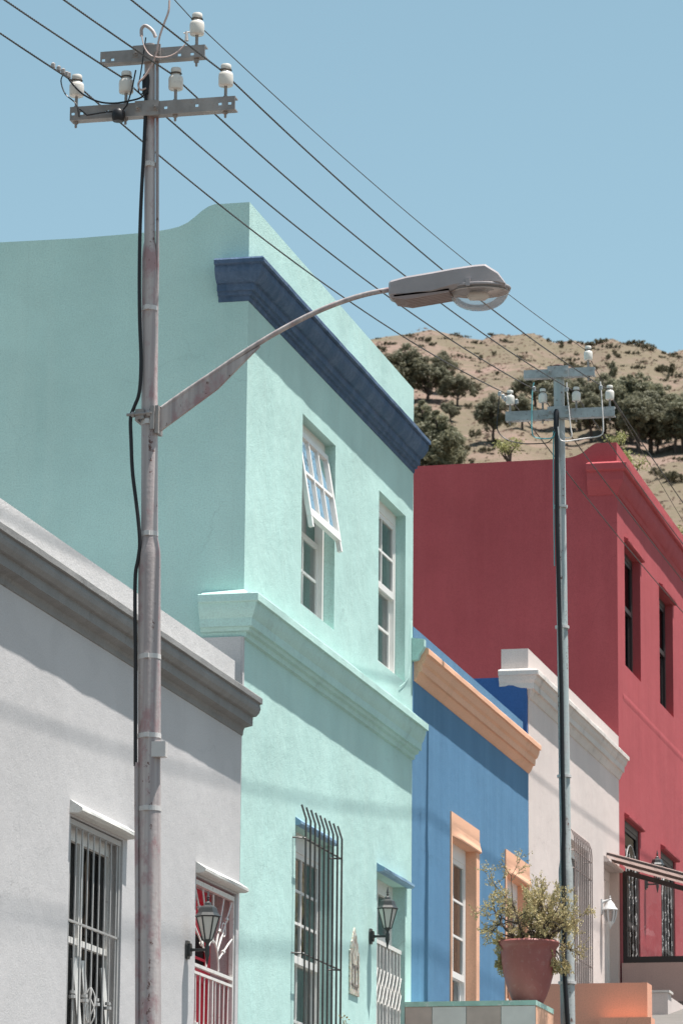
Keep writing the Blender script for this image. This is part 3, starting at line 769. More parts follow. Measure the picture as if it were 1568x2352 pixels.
b = B(); b.box(xw0+.004, xw1+.004, yw0-.012, yw1, 4.9505, 4.995); b.build('coping', paint('green coping with sun patches', (.42, .64, .55), .4, .15, .8, (.75, .78, .74)), tw)  # near-white patches paint dappled sunlight into the green of the coping

ow = thing('orange_wall', (.8, 39.4, gz(39)), 'smooth orange plastered stoop wall behind the utility pole', 'wall')
b = B(); ro = 5.645
poly = [(.0, 4.0), (1.335, 4.0), (1.335, ro), (.0, ro)]
b.box(.004, 1.42, 39.0, 39.3, 4.0, ro-.012); 
b.sweep([(0, 0)], [(0, 0, 0, 0)]) if False else None
b.build('wall_body', M['orange'], ow)
b = B(); b.box(.98, 1.5, 38.72, 38.96, 4.0, hy(1430, 2338, 38.72).z); b.build('step', M['orange'], ow)

pwall = thing('pink_stair_wall', (1.2, 43.2, gz(43)), 'pale pink stepped stair wall beside the orange wall', 'wall')
b = B(); p0 = hy(1487, 2282, 43.2); p1 = hy(1533, 2287, 43.2)
b.box(p0.x-.4, p1.x, 43.2, 43.45, 4.4, p0.z)
b.prism([(43.451, 4.4), (47, 4.4), (47, p1.z-.02), (43.451, p1.z)], 'x', p1.x-.25, p1.x)
b.build('wall_body', M['pink'], pwall)
b = B(); b.prism([(43.19, p0.z+.003), (43.47, p0.z+.003), (43.47, p0.z+.03), (43.19, p0.z+.03)], 'x', p0.x-.4, p1.x+.02); b.build('coping', M['pink_trim'], pwall)

# ------------------------------------------------------------------ flower pot and jade plant
pc = hy(1213, 2300, 34.62); PX, PZ = 1.04, 4.996
pot = thing('flower_pot', (PX, 34.62, PZ), 'large terracotta flower pot holding a jade bush on the tiled wall', 'flower pot')
b = B()
prof = [(.112, 0), (.122, .004), (.138, .02), (.165, .075), (.195, .15), (.222, .24), (.240, .34), (.249, .43), (.252, .46), (.262, .475), (.276, .49), (.279, .51), (.270, .522), (.252, .525), (.244, .515), (.238, .47), (.23, .44)]
b.lathe([(r, z*1.085) for r, z in prof], (PX, 34.62, PZ), 48); b.build('pot_body', M['terracotta'], pot, smooth=40)
b = B(); b.lathe([(.01, .50), (.12, .503), (.235, .495), (.236, .47)], (PX, 34.62, PZ), 32); b.build('soil', M['soil'], pot, smooth=60)

plant = thing('jade_bush', (PX, 34.62, PZ+.455), 'bushy jade plant with small yellow green leaves growing in the terracotta pot', 'plant')
rnd = random.Random(11)
bs, bl = B(), B()
def leaf(bb, p, d, s, wd=.62):
    d = d.normalized(); a = Vector((rnd.uniform(-1, 1), rnd.uniform(-1, 1), rnd.uniform(-1, 1)))
    n_ = d.cross(a)
    if n_.length < 1e-3: return
    n_.normalize(); q = n_.cross(d)
    bb.face(p, p+d*s*.5+n_*s*wd*.5+q*s*.1, p+d*s, p+d*s*.5-n_*s*wd*.5+q*s*.1)
tips = []
def grow(p, d, L, r, depth, droop):
    n_ = 5; pts = [p]; rr = [r]
    for i in range(n_):
        d = (d + Vector((rnd.gauss(0, .16), rnd.gauss(0, .16), rnd.gauss(0, .13)-droop))).normalized()
        p = p + d*(L/n_); pts.append(p); rr.append(r*(1-.5*(i+1)/n_))
    bs.tube(pts, rr, 5 if r > .006 else 4, False)
    if depth <= 1:
        for i in range(1, n_+1):
            for k in range(3 if depth == 0 else 1):
                dd = (d*.5+Vector((rnd.gauss(0, 1), rnd.gauss(0, 1), rnd.gauss(0, 1)))).normalized()
                leaf(bl, pts[i]+dd*.004, dd, rnd.uniform(.012, .019), .95)
    if depth > 0:
        kids = rnd.choice((3, 4, 4)) if depth > 1 else rnd.choice((4, 5, 6))
        for k in range(kids):
            i = rnd.choice((2, 3, 4, 5)) if k else n_
            base = (pts[i]-pts[i-1]).normalized()
            dd = (base*.75 + Vector((rnd.gauss(0, .6), rnd.gauss(0, .6), rnd.gauss(0.12, .5)))).normalized()
            grow(pts[i], dd, L*rnd.uniform(.5, .72), rr[i]*.72, depth-1, droop)
C0 = Vector((PX, 34.62, PZ+.49))
mains = [(-.06, (-.35, .2, 1.), .25, .015, 0), (-.02, (-.15, -.4, 1.), .23, .014, 0), (.03, (-.3, .5, .8), .22, .014, 0), (.15, (.35, .3, 1.), .26, .015, 0), (.18, (.2, -.3, 1.), .22, .014, 0), (.08, (.5, -.4, .9), .25, .014, 0), (.16, (.5, .2, .65), .25, .014, .02), (-.03, (-.05, 0, 1), .30, .020, 0), (-.05, (-.8, .1, .35), .27, .017, .03), (-.04, (-.55, -.3, .75), .25, .015, .0), (-.06, (-.95, .2, .05), .26, .014, .06),
         (.0, (.3, .2, .9), .25, .015, 0), (.10, (.35, 0, .9), .27, .017, .0), (.12, (.75, -.1, .65), .27, .017, .01), (.12, (.9, .1, .35), .25, .015, .05),
         (.15, (.7, -.5, .4), .22, .014, .09), (.16, (.8, .1, .2), .26, .014, .20), (.05, (.1, -.5, .8), .22, .013, .02), (.10, (.05, .5, .9), .27, .014, 0),
         (.14, (.5, .1, 1.), .30, .015, 0), (.17, (.85, -.3, .1), .25, .012, .22), (-.08, (-.7, -.35, .15), .24, .013, .09), (.13, (.6, .3, .7), .26, .013, .02), (.17, (.75, .1, .5), .30, .013, .05)]
for (ox, d, L, r, dr_) in mains: dv = Vector(d).normalized(); grow(C0+Vector((ox, rnd.uniform(-.06, .06), 0)), dv, L*(1.42 if dv.z > .6 else 1.1 if dv.z > .4 else (.58 if ox > 0 else .68)), r*1.15, 3, dr_)
for bb in (bs, bl): bb.v = [(PX+.03+(x-PX-.03)*(.72 if x > PX+.03 else .86), 34.62+(y-34.62)*.75, z) for x, y, z in bb.v]
bs.build('branches', M['stem'], plant, smooth=60, fixn=False); bl.build('foliage', M['leaf'], plant, fixn=False)

# small sprig at the foot of the mint house
sp = thing('garden_sprig', (.25, 32.6, 4.3), 'tiny leafy sprig poking up in front of the mint wall', 'plant')
bs, bl = B(), B(); t0 = hx(815, 2342, .25)
for k in range(9):
    e = t0+Vector((rnd.uniform(-.12, .05), rnd.uniform(-.1, .1), rnd.uniform(-.16, .03)))
    bs.tube([(t0.x, t0.y, t0.z-.9), (t0.x+rnd.uniform(-.02, .02), t0.y, t0.z-.45), e], [.008, .006, .002], 4)
    for q in range(9):
        leaf(bl, e+Vector((rnd.gauss(0, .02), rnd.gauss(0, .02), rnd.gauss(0, .025))), Vector((rnd.gauss(0, 1), rnd.gauss(0, 1), rnd.gauss(.4, 1))), .022)
bs.build('stems', M['stem'], sp, fixn=False); bl.build('foliage', M['leaf'], sp, fixn=False)

# ------------------------------------------------------------------ wall lanterns
def lantern_parts(root, mat, gl):
    x, y, z = root.location; ax = x+.155
    b = B(); b.prism([(y-.045, z-.035), (y-.03, z-.065), (y+.03, z-.065), (y+.045, z-.035), (y+.045, z+.035), (y+.03, z+.065), (y-.03, z+.065), (y-.045, z+.035)], 'x', x+.001, x+.018)
    b.prism([(y-.028, z-.025), (y-.016, z-.045), (y+.016, z-.045), (y+.028, z-.025), (y+.028, z+.025), (y+.016, z+.045), (y-.016, z+.045), (y-.028, z+.025)], 'x', x+.018, x+.036)
    b.build('wall_plate', mat, root)
    b = B(); b.tube([(x+.03, y, z), (x+.06, y, z), (ax, y, z)], [.014, .0105, .0105], 10)
    b.lathe([(.002, -.108), (.006, -.10), (.013, -.055), (.015, -.05), (.019, -.03), (.017, 0), (.019, .018), (.013, .03), (.014, .045), (.022, .055), (.030, .066)], (ax, y, z), 14); b.build('arm', mat, root, smooth=50)
    b = B(); r0, r1, z0, z1 = .032, .080, .068, .235; n = 6; ph = .25
    P = [[(ax+r*math.cos(2*PI*k/n+ph), y+r*math.sin(2*PI*k/n+ph), z+zz) for k in range(n)] for r, zz in ((r0, z0), (r1, z1))]
    for k in range(n):
        b.tube([P[0][k], P[1][k]], .006, 4)
        b.tube([P[0][k], P[0][(k+1) % n]], .005, 4); b.tube([P[1][k], P[1][(k+1) % n]], .005, 4)
    b.build('cage', mat, root)
    b = B()
    for k in range(n): b.face(P[0][k], P[0][(k+1) % n], P[1][(k+1) % n], P[1][k])
    b.build('glass', gl, root, fixn=False)
    b = B(); b.lathe([(.088, .232), (.092, .240), (.086, .247), (.074, .262), (.064, .295), (.060, .303), (.045, .312), (.026, .318), (.022, .335), (.012, .345)], (ax, y, z), 6, ph); b.build('cap', mat, root)
    b = B(); b.lathe([(.012, .344), (.007, .352), (.013, .362), (.006, .37), (.014, .376), (.010, .385), (.003, .42), (.001, .425)], (ax, y, z), 10); b.build('finial', mat, root, smooth=50)
LP = hx(849, 2152)
la = thing('wall_lantern', (LP.x, LP.y, LP.z), 'black wall lantern with frosted panes on the mint house beside its door', 'lantern', 'black six sided wall lanterns')
lantern_parts(la, M['lantern'], M['milk'])
G = hx(428, 2183); dup(la, (G.x, G.y, G.z), 0, 1.0, 'grey black wall lantern on the grey house in front of the red door')
R_ = (0.0, 47.85, 7.76); dup(la, R_, 0, 1.0, 'black wall lantern on the red house rising behind the porch roof')
# white hanging lantern on the pink house
H = hx(1380, 2078); wl_ = thing('hanging_lantern', (H.x, H.y, H.z), 'white wall lantern with clear glass hanging on the pink house beside its door', 'lantern')
x, y, z = H; ax = x+.105
b = B(); b.box(x+.001, x+.018, y-.03, y+.03, z-.12, z+.06); b.build('wall_plate', M['lantern_white'], wl_)
b = B(); b.tube([(x+.015, y, z+.02), (x+.04, y, z+.035), (x+.075, y, z+.045), (ax, y, z+.045)], [.016, .013, .011, .011], 8); b.build('arm', M['lantern_white'], wl_, smooth=60)
b = B(); b.lathe([(.004, .10), (.010, .085), (.005, .075), (.016, .06), (.010, .05), (.02, .035), (.03, .025), (.05, .0), (.062, -.03), (.085, -.055), (.088, -.065), (.082, -.07), (.06, -.07)], (ax, y, z), 24); b.build('cap', M['lantern_white'], wl_, smooth=40)
b = B()
for k in range(6):
    a = k*PI/3+.3; b.tube([(ax+.074*math.cos(a), y+.074*math.sin(a), z-.07), (ax+.066*math.cos(a), y+.066*math.sin(a), z-.14), (ax+.042*math.cos(a), y+.042*math.sin(a), z-.21)], .009, 5)
b.lathe([(.05, -.205), (.046, -.215), (.03, -.24), (.012, -.255), (.010, -.27), (.004, -.285)], (ax, y, z), 16); b.build('cage', M['lantern_white'], wl_, smooth=40)
b = B(); b.lathe([(.070, -.07), (.062, -.14), (.038, -.21)], (ax, y, z), 18, caps=False); b.build('glass', M['bowl'], wl_, smooth=60)

# mosaic minaret plaque on the mint wall
pq = thing('mosaic_plaque', (0, 32.2, 5.1), 'narrow pointed mosaic plaque on the mint wall between barred window and lantern', 'plaque')
b = B(); y0, y1 = 32.02, 32.37
poly = [(y0, 4.86), (y1, 4.86), (y1, 5.22), (y1-.04, 5.235), (y1-.055, 5.30), (y1-.09, 5.315), (y1-.11, 5.36), (32.195, 5.43), (y0+.11, 5.36), (y0+.09, 5.315), (y0+.055, 5.30), (y0+.04, 5.235), (y0, 5.22)]
b.prism(poly, 'x', .001, .014); b.build('mosaic_panel', M['mosaic'], pq)
b = B(); 
for (ya, yb, za, zb) in ((y0+.06, y1-.06, 4.93, 4.95), (y0+.06, y1-.06, 5.10, 5.115), (y0+.06, y0+.075, 4.93, 5.2), (y1-.075, y1-.06, 4.93, 5.2), (32.17, 32.22, 4.95, 5.10)): b.box(.0145, .02, ya, yb, za, zb)
b.build('mosaic_border', paint('dark chips', (.22, .2, .18), .4), pq)

# ------------------------------------------------------------------ utility poles
def insulator(parent, x, y, z, s=1.0):
    """z = top of the arm the pin stands on"""
    b = B()
    b.lathe([(.030*s, .075), (.038*s, .078), (.0405*s, .085), (.0415*s, .14), (.0385*s, .156), (.029*s, .166), (.0255*s, .171), (.025*s, .178), (.029*s, .184), (.0295*s, .205), (.026*s, .213), (.01, .215)], (x, y, z), 18)
    o = b.build('insulator', M['porcelain'], parent, smooth=40)
    p = B(); p.lathe([(.005, -.125), (.008, -.12), (.008, -.10), (.016, -.098), (.016, -.078), (.009, -.076), (.009, .0), (.016, .002), (.016, .012), (.010, .014), (.010, .08)], (x, y, z), 8); p.build('pin', M['galv'], o)
    t = B(); t.tube([(x+.030*math.cos(a)*s, y+.030*math.sin(a)*s, z+.178) for a in [2*PI*k/12 for k in range(13)]], .004, 4); t.build('tie_wire', M['wire'], o)
    return o
def crossarm(parent, xa, xb, y, zt, h, mat, slots):
    """channel iron, web facing the camera; slot holes cut right through"""
    b = B()
    facade_(b, xa, xb, zt-h, zt, slots, y)
    b.box(xa, xb, y+.008, y+.07, zt-.008, zt); b.box(xa, xb, y+.008, y+.07, zt-h, zt-h+.008)
    return b.build('crossarm', mat, parent)
def facade_(b, x0, x1, z0, z1, ops, y, T=.008):
    xs = sorted({x0, x1} | {v for o in ops for v in o[:2]}); zs = sorted({z0, z1} | {v for o in ops for v in o[2:4]})
    def hole(x, z): return any(o[0] < x < o[1] and o[2] < z < o[3] for o in ops)
    for a, c in zip(xs[:-1], xs[1:]):
        for d, e in zip(zs[:-1], zs[1:]):
            if hole((a+c)/2, (d+e)/2): continue
            b.face((a, y, d), (c, y, d), (c, y, e), (a, y, e)); b.face((a, y+T, d), (a, y+T, e), (c, y+T, e), (c, y+T, d))
    for o in ops:
        a, c, d, e = o
        b.face((a, y, d), (a, y+T, d), (a, y+T, e), (a, y, e)); b.face((c, y, d), (c, y, e), (c, y+T, e), (c, y+T, d))
        b.face((a, y, e), (a, y+T, e), (c, y+T, e), (c, y, e)); b.face((a, y, d), (c, y, d), (c, y+T, d), (a, y+T, d))
    for x in (x0, x1): b.face((x, y, z0), (x, y+T, z0), (x, y+T, z1), (x, y, z1))
    for z in (z0, z1): b.face((x0, y, z), (x1, y, z), (x1, y+T, z), (x0, y+T, z))
def plate(parent, x0, x1, y, z0, z1, mat):
    b = B(); b.box(x0, x1, y-.012, y-.002, z0, z1)
    o = b.build('clamp_plate', mat, parent)
    for x in (x0+.022, x1-.022):
        q = B()
        zc = (z0+z1)/2
        q.prism([(x+.017*math.cos(a), zc+.017*math.sin(a)) for a in [k*PI/3+.3 for k in range(6)]], 'y', y-.028, y-.0125)
        q.prism([(x+.008*math.cos(a), zc+.008*math.sin(a)) for a in [k*PI/4 for k in range(8)]], 'y', y-.045, y-.0285)
        q.box(x-.022, x+.022, y-.016, y-.0122, zc-.022, zc+.022)
        q.build('bolt', mat, o)
    return o

# --- near pole
P1Y = 21.75
def p1x(z): return 1.150+(9.47-z)*(1.262-1.150)/(9.47-3.79)
p1 = thing('utility_pole', (p1x(2.3), P1Y, gz(P1Y)+.13), 'near rusty grey utility pole with the street lamp arm and two crossarms', 'utility pole', 'utility poles along the kerb')
def axis(z): return (p1x(z), P1Y, z)
prof = [(2.3, .068), (6.40, .066), (6.44, .064), (6.52, .050), (8.00, .0475), (8.22, .047), (8.30, .042), (8.35, .033), (9.60, .032)]
zs_ = []
b = B(); b.tube([axis(z) for z, r in prof], [r for z, r in prof], 28); b.build('pole_shaft', M['pole'], p1, smooth=35)
for z, r in ((8.83, .036), (7.925, .0515), (7.22, .052), (6.54, .052), (5.80, .0685), (5.33, .070), (4.90, .070)):
    b = B(); b.tube([axis(z-.014), axis(z+.014)], r, 24)
    b.box(p1x(z)-.012, p1x(z)+.016, P1Y-r-.012, P1Y-r+.004, z-.014, z+.014); b.build('strap', M['band'], p1)
b = B(); b.box(p1x(5.28)+.03, p1x(5.28)+.112, P1Y-.06, P1Y+.0, 5.20, 5.29); b.build('junction_box', M['band'], p1)
# lower arm and upper arm
aL, aR = hy(160, 252, P1Y-.06), hy(539, 226, P1Y-.06)
zl = 9.215; hl = .085
def sl_(x, z, wd=.022, h=.018): return (x-wd/2, x+wd/2, z-h/2, z+h/2)
yA = P1Y-.055
crossarm(p1, aL.x, aR.x, yA, zl, hl, M['galv'], [sl_(aL.x+d, zl-.045) for d in (.02, .075, .235, .30, .50, .605, .80, .945, 1.005)])
zu = 9.555; hu = .075; uL, uR = hy(230, 120, P1Y-.06), hy(470, 100, P1Y-.06)
crossarm(p1, uL.x, uR.x, yA, zu, hu, M['galv'], [sl_(uL.x+d, zu-.055) for d in (.02, .078, .37, .50, .58)])
plate(p1, p1x(9.2)-.075, p1x(9.2)+.075, yA, zl-.09, zl+.005, M['galv']); plate(p1, p1x(9.5)-.09, p1x(9.5)+.085, yA, zu-.085, zu+.02, M['galv'])
tops1 = []
for (ux, uy) in ((175, 248), (289, 240), (403, 230), (518, 222)):
    q = hy(ux, uy, P1Y-.02); insulator(p1, q.x, P1Y-.02, zl, 1.1); tops1.append(Vector((q.x, P1Y-.02, zl+.178)))
q = hy(452, 85, P1Y-.02); insulator(p1, q.x, P1Y-.02, zu, 1.1); tops1.append(Vector((q.x, P1Y-.02, zu+.178)))
# cables and conduit
yc_ = P1Y-.05
path = [(336, 190), (334, 260), (330, 350), (325, 440), (321.5, 530), (320, 640), (321, 740), (324, 830), (320, 900), (308, 935), (300, 960), (301, 1010), (304, 1080), (311, 1140), (318, 1200), (321, 1250), (317, 1285), (311, 1320), (310, 1400), (311, 1500), (311, 1600), (311, 1760)]
b = B(); b.tube([hy(x, y, yc_) for x, y in path], .0115, 8); b.build('cable', M['cable'], p1, smooth=60)
b = B(); b.tube([hy(336, 170, yc_), hy(335, 182, yc_), hy(334, 215, yc_)], [.018, .023, .02], 10); b.build('cable', M['cable'], p1, smooth=60)
b = B(); b.tube([hy(x, y, P1Y-.09) for x, y in ((338, 205), (325, 222), (300, 230), (262, 236), (225, 232), (190, 215), (165, 190), (148, 165))], .006, 5); b.build('cable', M['cable'], p1, smooth=60)
b = B(); b.tube([hy(x, y, P1Y-.06) for x, y in ((148, 165), (140, 185), (150, 215), (175, 238), (182, 268))], .004, 4); b.build('cable', M['cable'], p1, smooth=60)
b = B(); b.tube([hy(x, y, P1Y-.09) for x, y in ((312, 160), (303, 205), (292, 240), (275, 262))], .005, 5); b.build('cable', M['cable'], p1, smooth=60)
b = B(); b.tube([hy(x, y, P1Y-.09) for x, y in ((335, 85), (326, 150), (318, 205), (326, 215), (338, 200))], .0045, 5); b.build('cable', M['cable'], p1, smooth=60)
b = B(); b.tube([hy(x, y, P1Y-.09) for x, y in ((183, 250), (200, 264), (235, 258), (270, 254))], .005, 5); b.build('cable', M['cable'], p1, smooth=60)

b = B(); b.tube([hy(x, y, P1Y+.0) for x, y in ((361, 125), (361, 250), (361, 350), (361.5, 600), (360, 720), (358, 900))], .0105, 8); b.build('conduit', M['pole'], p1, smooth=60)
b = B(); b.tube([hy(x, y, P1Y-.05) for x, y in ((313, 1752), (313, 1800), (314.5, 2100), (315, 2360))], .0125, 8); b.build('conduit', M['pole'], p1, smooth=60)
b = B(); b.tube([hy(x, y, P1Y-.03) for x, y in ((325, 82), (325, 66), (332, 58), (342, 62), (352, 72), (357, 84))], .011, 8); b.build('conduit', M['pole'], p1, smooth=60)

PW_ = paint('pinkish wire', (.52, .40, .37), .5)
b = B(); b.tube([hy(x, y, P1Y-.09) for x, y in ((389, 0), (387, 25), (376, 55), (366, 85), (358, 125), (345, 155), (332, 175), (318, 190), (322, 205), (336, 202))], .0065, 6); b.build('cable', PW_, p1, smooth=60)
b = B(); b.tube([hy(x, y, P1Y-.10) for x, y in ((325, 80), (333, 110), (350, 128), (380, 130), (405, 120), (428, 98))], .004, 5); b.build('cable', PW_, p1, smooth=60)

# dark round junction box under the lower arm and small clips
jb = hy(272, 264, P1Y-.09); b = B(); b.lathe([(.01, -.042), (.034, -.038), (.041, -.015), (.041, .02), (.03, .036), (.01, .042)], jb, 12); b.build('junction_box', M['cable'], p1, smooth=40)
for (x, y) in ((122, 150), (135, 157), (145, 163), (153, 170), (158, 172)):
    b = B(); q = hx(x, y, tops1[0].x-.034); b.lathe([(.004, -.02), (.014, -.014), (.014, .012), (.005, .02)], q, 7); b.build('wire_clamp', M['galv'], p1)
q = hy(429, 82, P1Y-.06); b = B(); b.tube([q+Vector((0, 0, -.03)), q+Vector((-.002, 0, .03))], [.013, .008], 7); b.tube([q+Vector((-.02, 0, .02)), q+Vector((.02, 0, .025))], .005, 5); b.build('cable_clip', M['cable_white'], p1)

# --- street lamp on the near pole
lamp = thing('street_lamp', (p1x(7.2), P1Y, 7.2), 'grey street lamp with clear bowl on a long curved arm from the near pole', 'street lamp')
YL = P1Y
b = B()
pts = [(372, 938), (430, 897), (490, 857), (550, 816), (610, 778), (670, 744), (720, 719), (770, 698), (820, 681), (860, 671), (900, 664)]
b.tube([hy(x, y, YL) for x, y in pts], .016, 12); 
A_, B_, C_, D_ = hy(368, 940, YL), hy(366, 992, YL), hy(500, 893, YL), hy(597, 795, YL)
b.prism([(A_.x, A_.z), (B_.x, B_.z), (C_.x, C_.z), (D_.x, D_.z), (hy(500, 853, YL).x, hy(500, 853, YL).z)], 'y', YL-.012, YL+.012)
b.build('arm', M['pole'], lamp, smooth=40)
b = B(); q = hy(345, 955, YL); cx = p1x(7.15)
b.box(cx+.045, cx+.066, YL-.05, YL+.05, hy(366, 998, YL).z, hy(366, 935, YL).z); b.box(cx+.02, cx+.044, YL-.066, YL-.054, hy(366, 990, YL).z, hy(366, 937, YL).z)
zc = q.z
b.box(cx-.075, cx-.058, YL-.06, YL+.06, zc-.04, zc+.03); b.box(cx-.058, cx-.02, YL-.062, YL-.05, zc-.03, zc+.03)
b.tube([(cx-.125, YL-.062, zc-.003), (cx+.03, YL-.062, zc+.002)], .009, 8); b.tube([(cx-.095, YL-.062, zc-.003), (cx-.078, YL-.062, zc-.003)], .018, 6); b.tube([(cx+.0, YL-.062, zc), (cx+.02, YL-.062, zc+.001)], .02, 6)
b.build('bracket', M['galv'], lamp)
# housing: lofted sections along the arm
X = lambda x, y: hy(x, y, YL-.10)
secs = []
def S(x, yt, yb, hw): 
    t, bt = hy(x, yt, YL), hy(x, yb, YL); secs.append((t.x, t.z, bt.z, hw))
S(897, 651, 689, .055); S(903, 650, 690, .075); S(940, 643, 690, .098); S(1000, 634, 685, .108); S(1050, 626, 672, .118); S(1100, 619.5, 667, .125); S(1122, 617.5, 664, .122); S(1150, 634, 664, .105); S(1165, 655, 666, .085)
b = B(); n = 8
for (x, zt_, zb2, hw) in secs:
    c1 = .014; c2 = .02
    for (yy, zz) in ((-hw, zb2+c2), (-hw, zt_-c1), (-hw+c1, zt_), (hw-c1, zt_), (hw, zt_-c1), (hw, zb2+c2), (hw-c2*1.5, zb2), (-hw+c2*1.5, zb2)): b.v.append((x, YL+yy, zz))
for i in range(len(secs)-1):
    for k in range(n):
        k2 = (k+1) % n; b.f.append((i*n+k, i*n+k2, (i+1)*n+k2, (i+1)*n+k)); b.mi.append(0)
b.f.append(tuple(range(n))); b.f.append(tuple((len(secs)-1)*n+k for k in range(n))); b.mi += [0, 0]
b.build('housing', M['lamp_body'], lamp, smooth=28)
# gear tray below with ribs
b = B(); t0, t1 = hy(905, 691, YL), hy(1038, 676, YL)
for i in range(7):
    yy = YL-.09+.03*i; b.prism([(t0.x, t0.z-.004), (t0.x+.09, t0.z-.022), (t1.x, t1.z-.012), (t1.x, t1.z+.01), (t0.x, t0.z+.008)], 'y', yy-.010, yy+.010)
b.prism([(t0.x+.02, t0.z-.002), (t1.x, t1.z-.002), (t1.x, t1.z+.012), (t0.x+.02, t0.z+.012)], 'y', YL-.10, YL+.10)
b.build('gear_tray', M['lamp_under'], lamp)
b = B(); p_, q_ = hy(1032, 668, YL), hy(1168, 661, YL); cxb, czb = (p_.x+q_.x)/2, (p_.z+q_.z)/2; rx, ry, rz = (q_.x-p_.x)/2, .125, .125
slope_l = (q_.z-p_.z)/(q_.x-p_.x)
rings = 10; n = 32
for i in range(rings+1):
    t = PI/2*i/rings; cr2, sr2 = math.cos(t)**.8, math.sin(t)
    for k in range(n):
        a = 2*PI*k/n; xx = rx*cr2*math.cos(a); b.v.append((cxb+xx, YL+ry*cr2*math.sin(a), czb+slope_l*xx-rz*sr2*1.0))
for i in range(rings):
    for k in range(n): b.f.append((i*n+k, i*n+(k+1) % n, (i+1)*n+(k+1) % n, (i+1)*n+k)); b.mi.append(0)
b.build('lamp_bowl', M['bowl'], lamp, smooth=180)
b = B(); b.tube([(cxb+(rx+.004)*math.cos(a), YL+(ry+.004)*math.sin(a), czb+slope_l*rx*math.cos(a)+.004) for a in [2*PI*k/32 for k in range(33)]], .009, 6); 
q = hy(1035+23*1.0, 655, YL-.13); 
for xx in (cxb-.04,): b.box(xx-.012, xx+.012, YL-ry-.016, YL-ry+.0, czb-.012, czb+.035)
b.build('rim', M['lamp_body'], lamp, smooth=60)
b = B(); ph_ = []
k0_ = len(b.v)
for rr_, dz_ in ((.97, -.004), (.97, -.010), (.80, .004), (.3, .012)):
    for k in range(24):
        a = 2*PI*k/24; b.v.append((cxb+rx*rr_*math.cos(a), YL+ry*rr_*math.sin(a), czb+slope_l*rx*rr_*math.cos(a)+dz_-.012))
for i in range(3):
    for k in range(24): b.f.append((i*24+k, i*24+(k+1) % 24, (i+1)*24+(k+1) % 24, (i+1)*24+k)); b.mi.append(0)
b.f.append(tuple(range(72, 96))); b.mi.append(0)
b.build('reflector', paint('reflector', (.74, .64, .60), .4), lamp, smooth=40)
b = B(); b.tube([(cxb-.07, YL, czb-.035), (cxb-.05, YL, czb-.037), (cxb+.03, YL, czb-.04), (cxb+.06, YL, czb-.04)], [.012, .028, .03, .012], 12); b.build('bulb', M['porcelain'], lamp, smooth=60)

# --- far pole
P2Y = 35.24
def p2x(z): return 1.222+(11.02-z)*.0105
p2 = thing('utility_pole', (p2x(4.4), P2Y, gz(P2Y)+.13), 'far grey green utility pole standing between the flower pot and the red house', 'utility pole', 'utility poles along the kerb')
prof = [(4.2, .068), (6.26, .066), (6.30, .064), (6.38, .052), (11.05, .050), (11.07, .046)]
b = B(); b.tube([(p2x(z), P2Y, z) for z, r in prof], [r for z, r in prof], 26); b.build('pole_shaft', M['pole2'], p2, smooth=35)
for z, r in ((9.70, .055), (8.55, .055), (7.15, .055), (5.25, .071)):
    b = B(); b.tube([(p2x(z), P2Y-.008, z-.012), (p2x(z), P2Y-.008, z+.012)], r+.012, 20); b.build('strap', M['band'], p2)
b = B(); b.lathe([(.052, .0), (.055, .01), (.055, .035), (.048, .042), (.01, .045)], (p2x(11.04), P2Y, 11.03), 18); b.build('pole_cap', paint('rusty cap', (.16, .09, .07), .7, .2), p2, smooth=40)
yB = P2Y-.07
aL, aR = hy(1160, 960, yB), hy(1411, 940, yB); zl2 = hy(1285, 939, yB).z; zu2 = hy(1285, 846, yB).z; hl2 = .12
uL, uR = hy(1202, 860, yB), hy(1365, 850, yB)
crossarm(p2, aL.x, aR.x, yB, zl2, .092, M['galv_pale'], []); crossarm(p2, uL.x, uR.x, yB, zu2, .082, M['galv_pale'], [])
plate(p2, p2x(10.6)-.10, p2x(10.6)+.11, yB, zl2-.085, zl2+.025, M['galv_pale']); plate(p2, p2x(11)-.095, p2x(11)+.105, yB, zu2-.085, zu2+.025, M['galv_pale'])
tops2 = []
for ux in (1171, 1246, 1323, 1400):
    q = hy(ux, 940, P2Y-.03); insulator(p2, q.x, P2Y-.03, zl2); tops2.append(Vector((q.x, P2Y-.03, zl2+.178)))
q = hy(1350.5, 850, P2Y-.03); insulator(p2, q.x, P2Y-.03, zu2); tops2.append(Vector((q.x, P2Y-.03, zu2+.178)))
yc2 = P2Y-.085
b = B(); b.tube([hy(x, y, yc2) for x, y in ((1277, 955), (1277, 1000), (1278, 1060), (1279, 1200), (1284, 1400), (1289, 1600), (1291, 1750), (1294, 1900), (1293, 1950))], .020, 8); b.build('cable', M['cable'], p2, smooth=60)
b = B(); b.tube([hy(x, y, P2Y-.10) for x, y in ((1293, 1950), (1295, 2100), (1296, 2230), (1300, 2300), (1304, 2360))], .022, 8); b.build('cable', M['cable'], p2, smooth=60)
b = B(); b.tube([hy(1277, 940, yc2), hy(1277, 948, yc2), hy(1277, 985, yc2)], [.015, .027, .026], 10); b.build('cable', M['cable'], p2, smooth=60)
b = B(); b.tube([hy(x, y, yc2) for x, y in ((1146, 905), (1144, 940), (1141, 975), (1146, 995), (1165, 1010), (1195, 1018), (1230, 1019), (1262, 1014), (1275, 985))], .0055, 5); b.build('cable', M['cable'], p2, smooth=60)

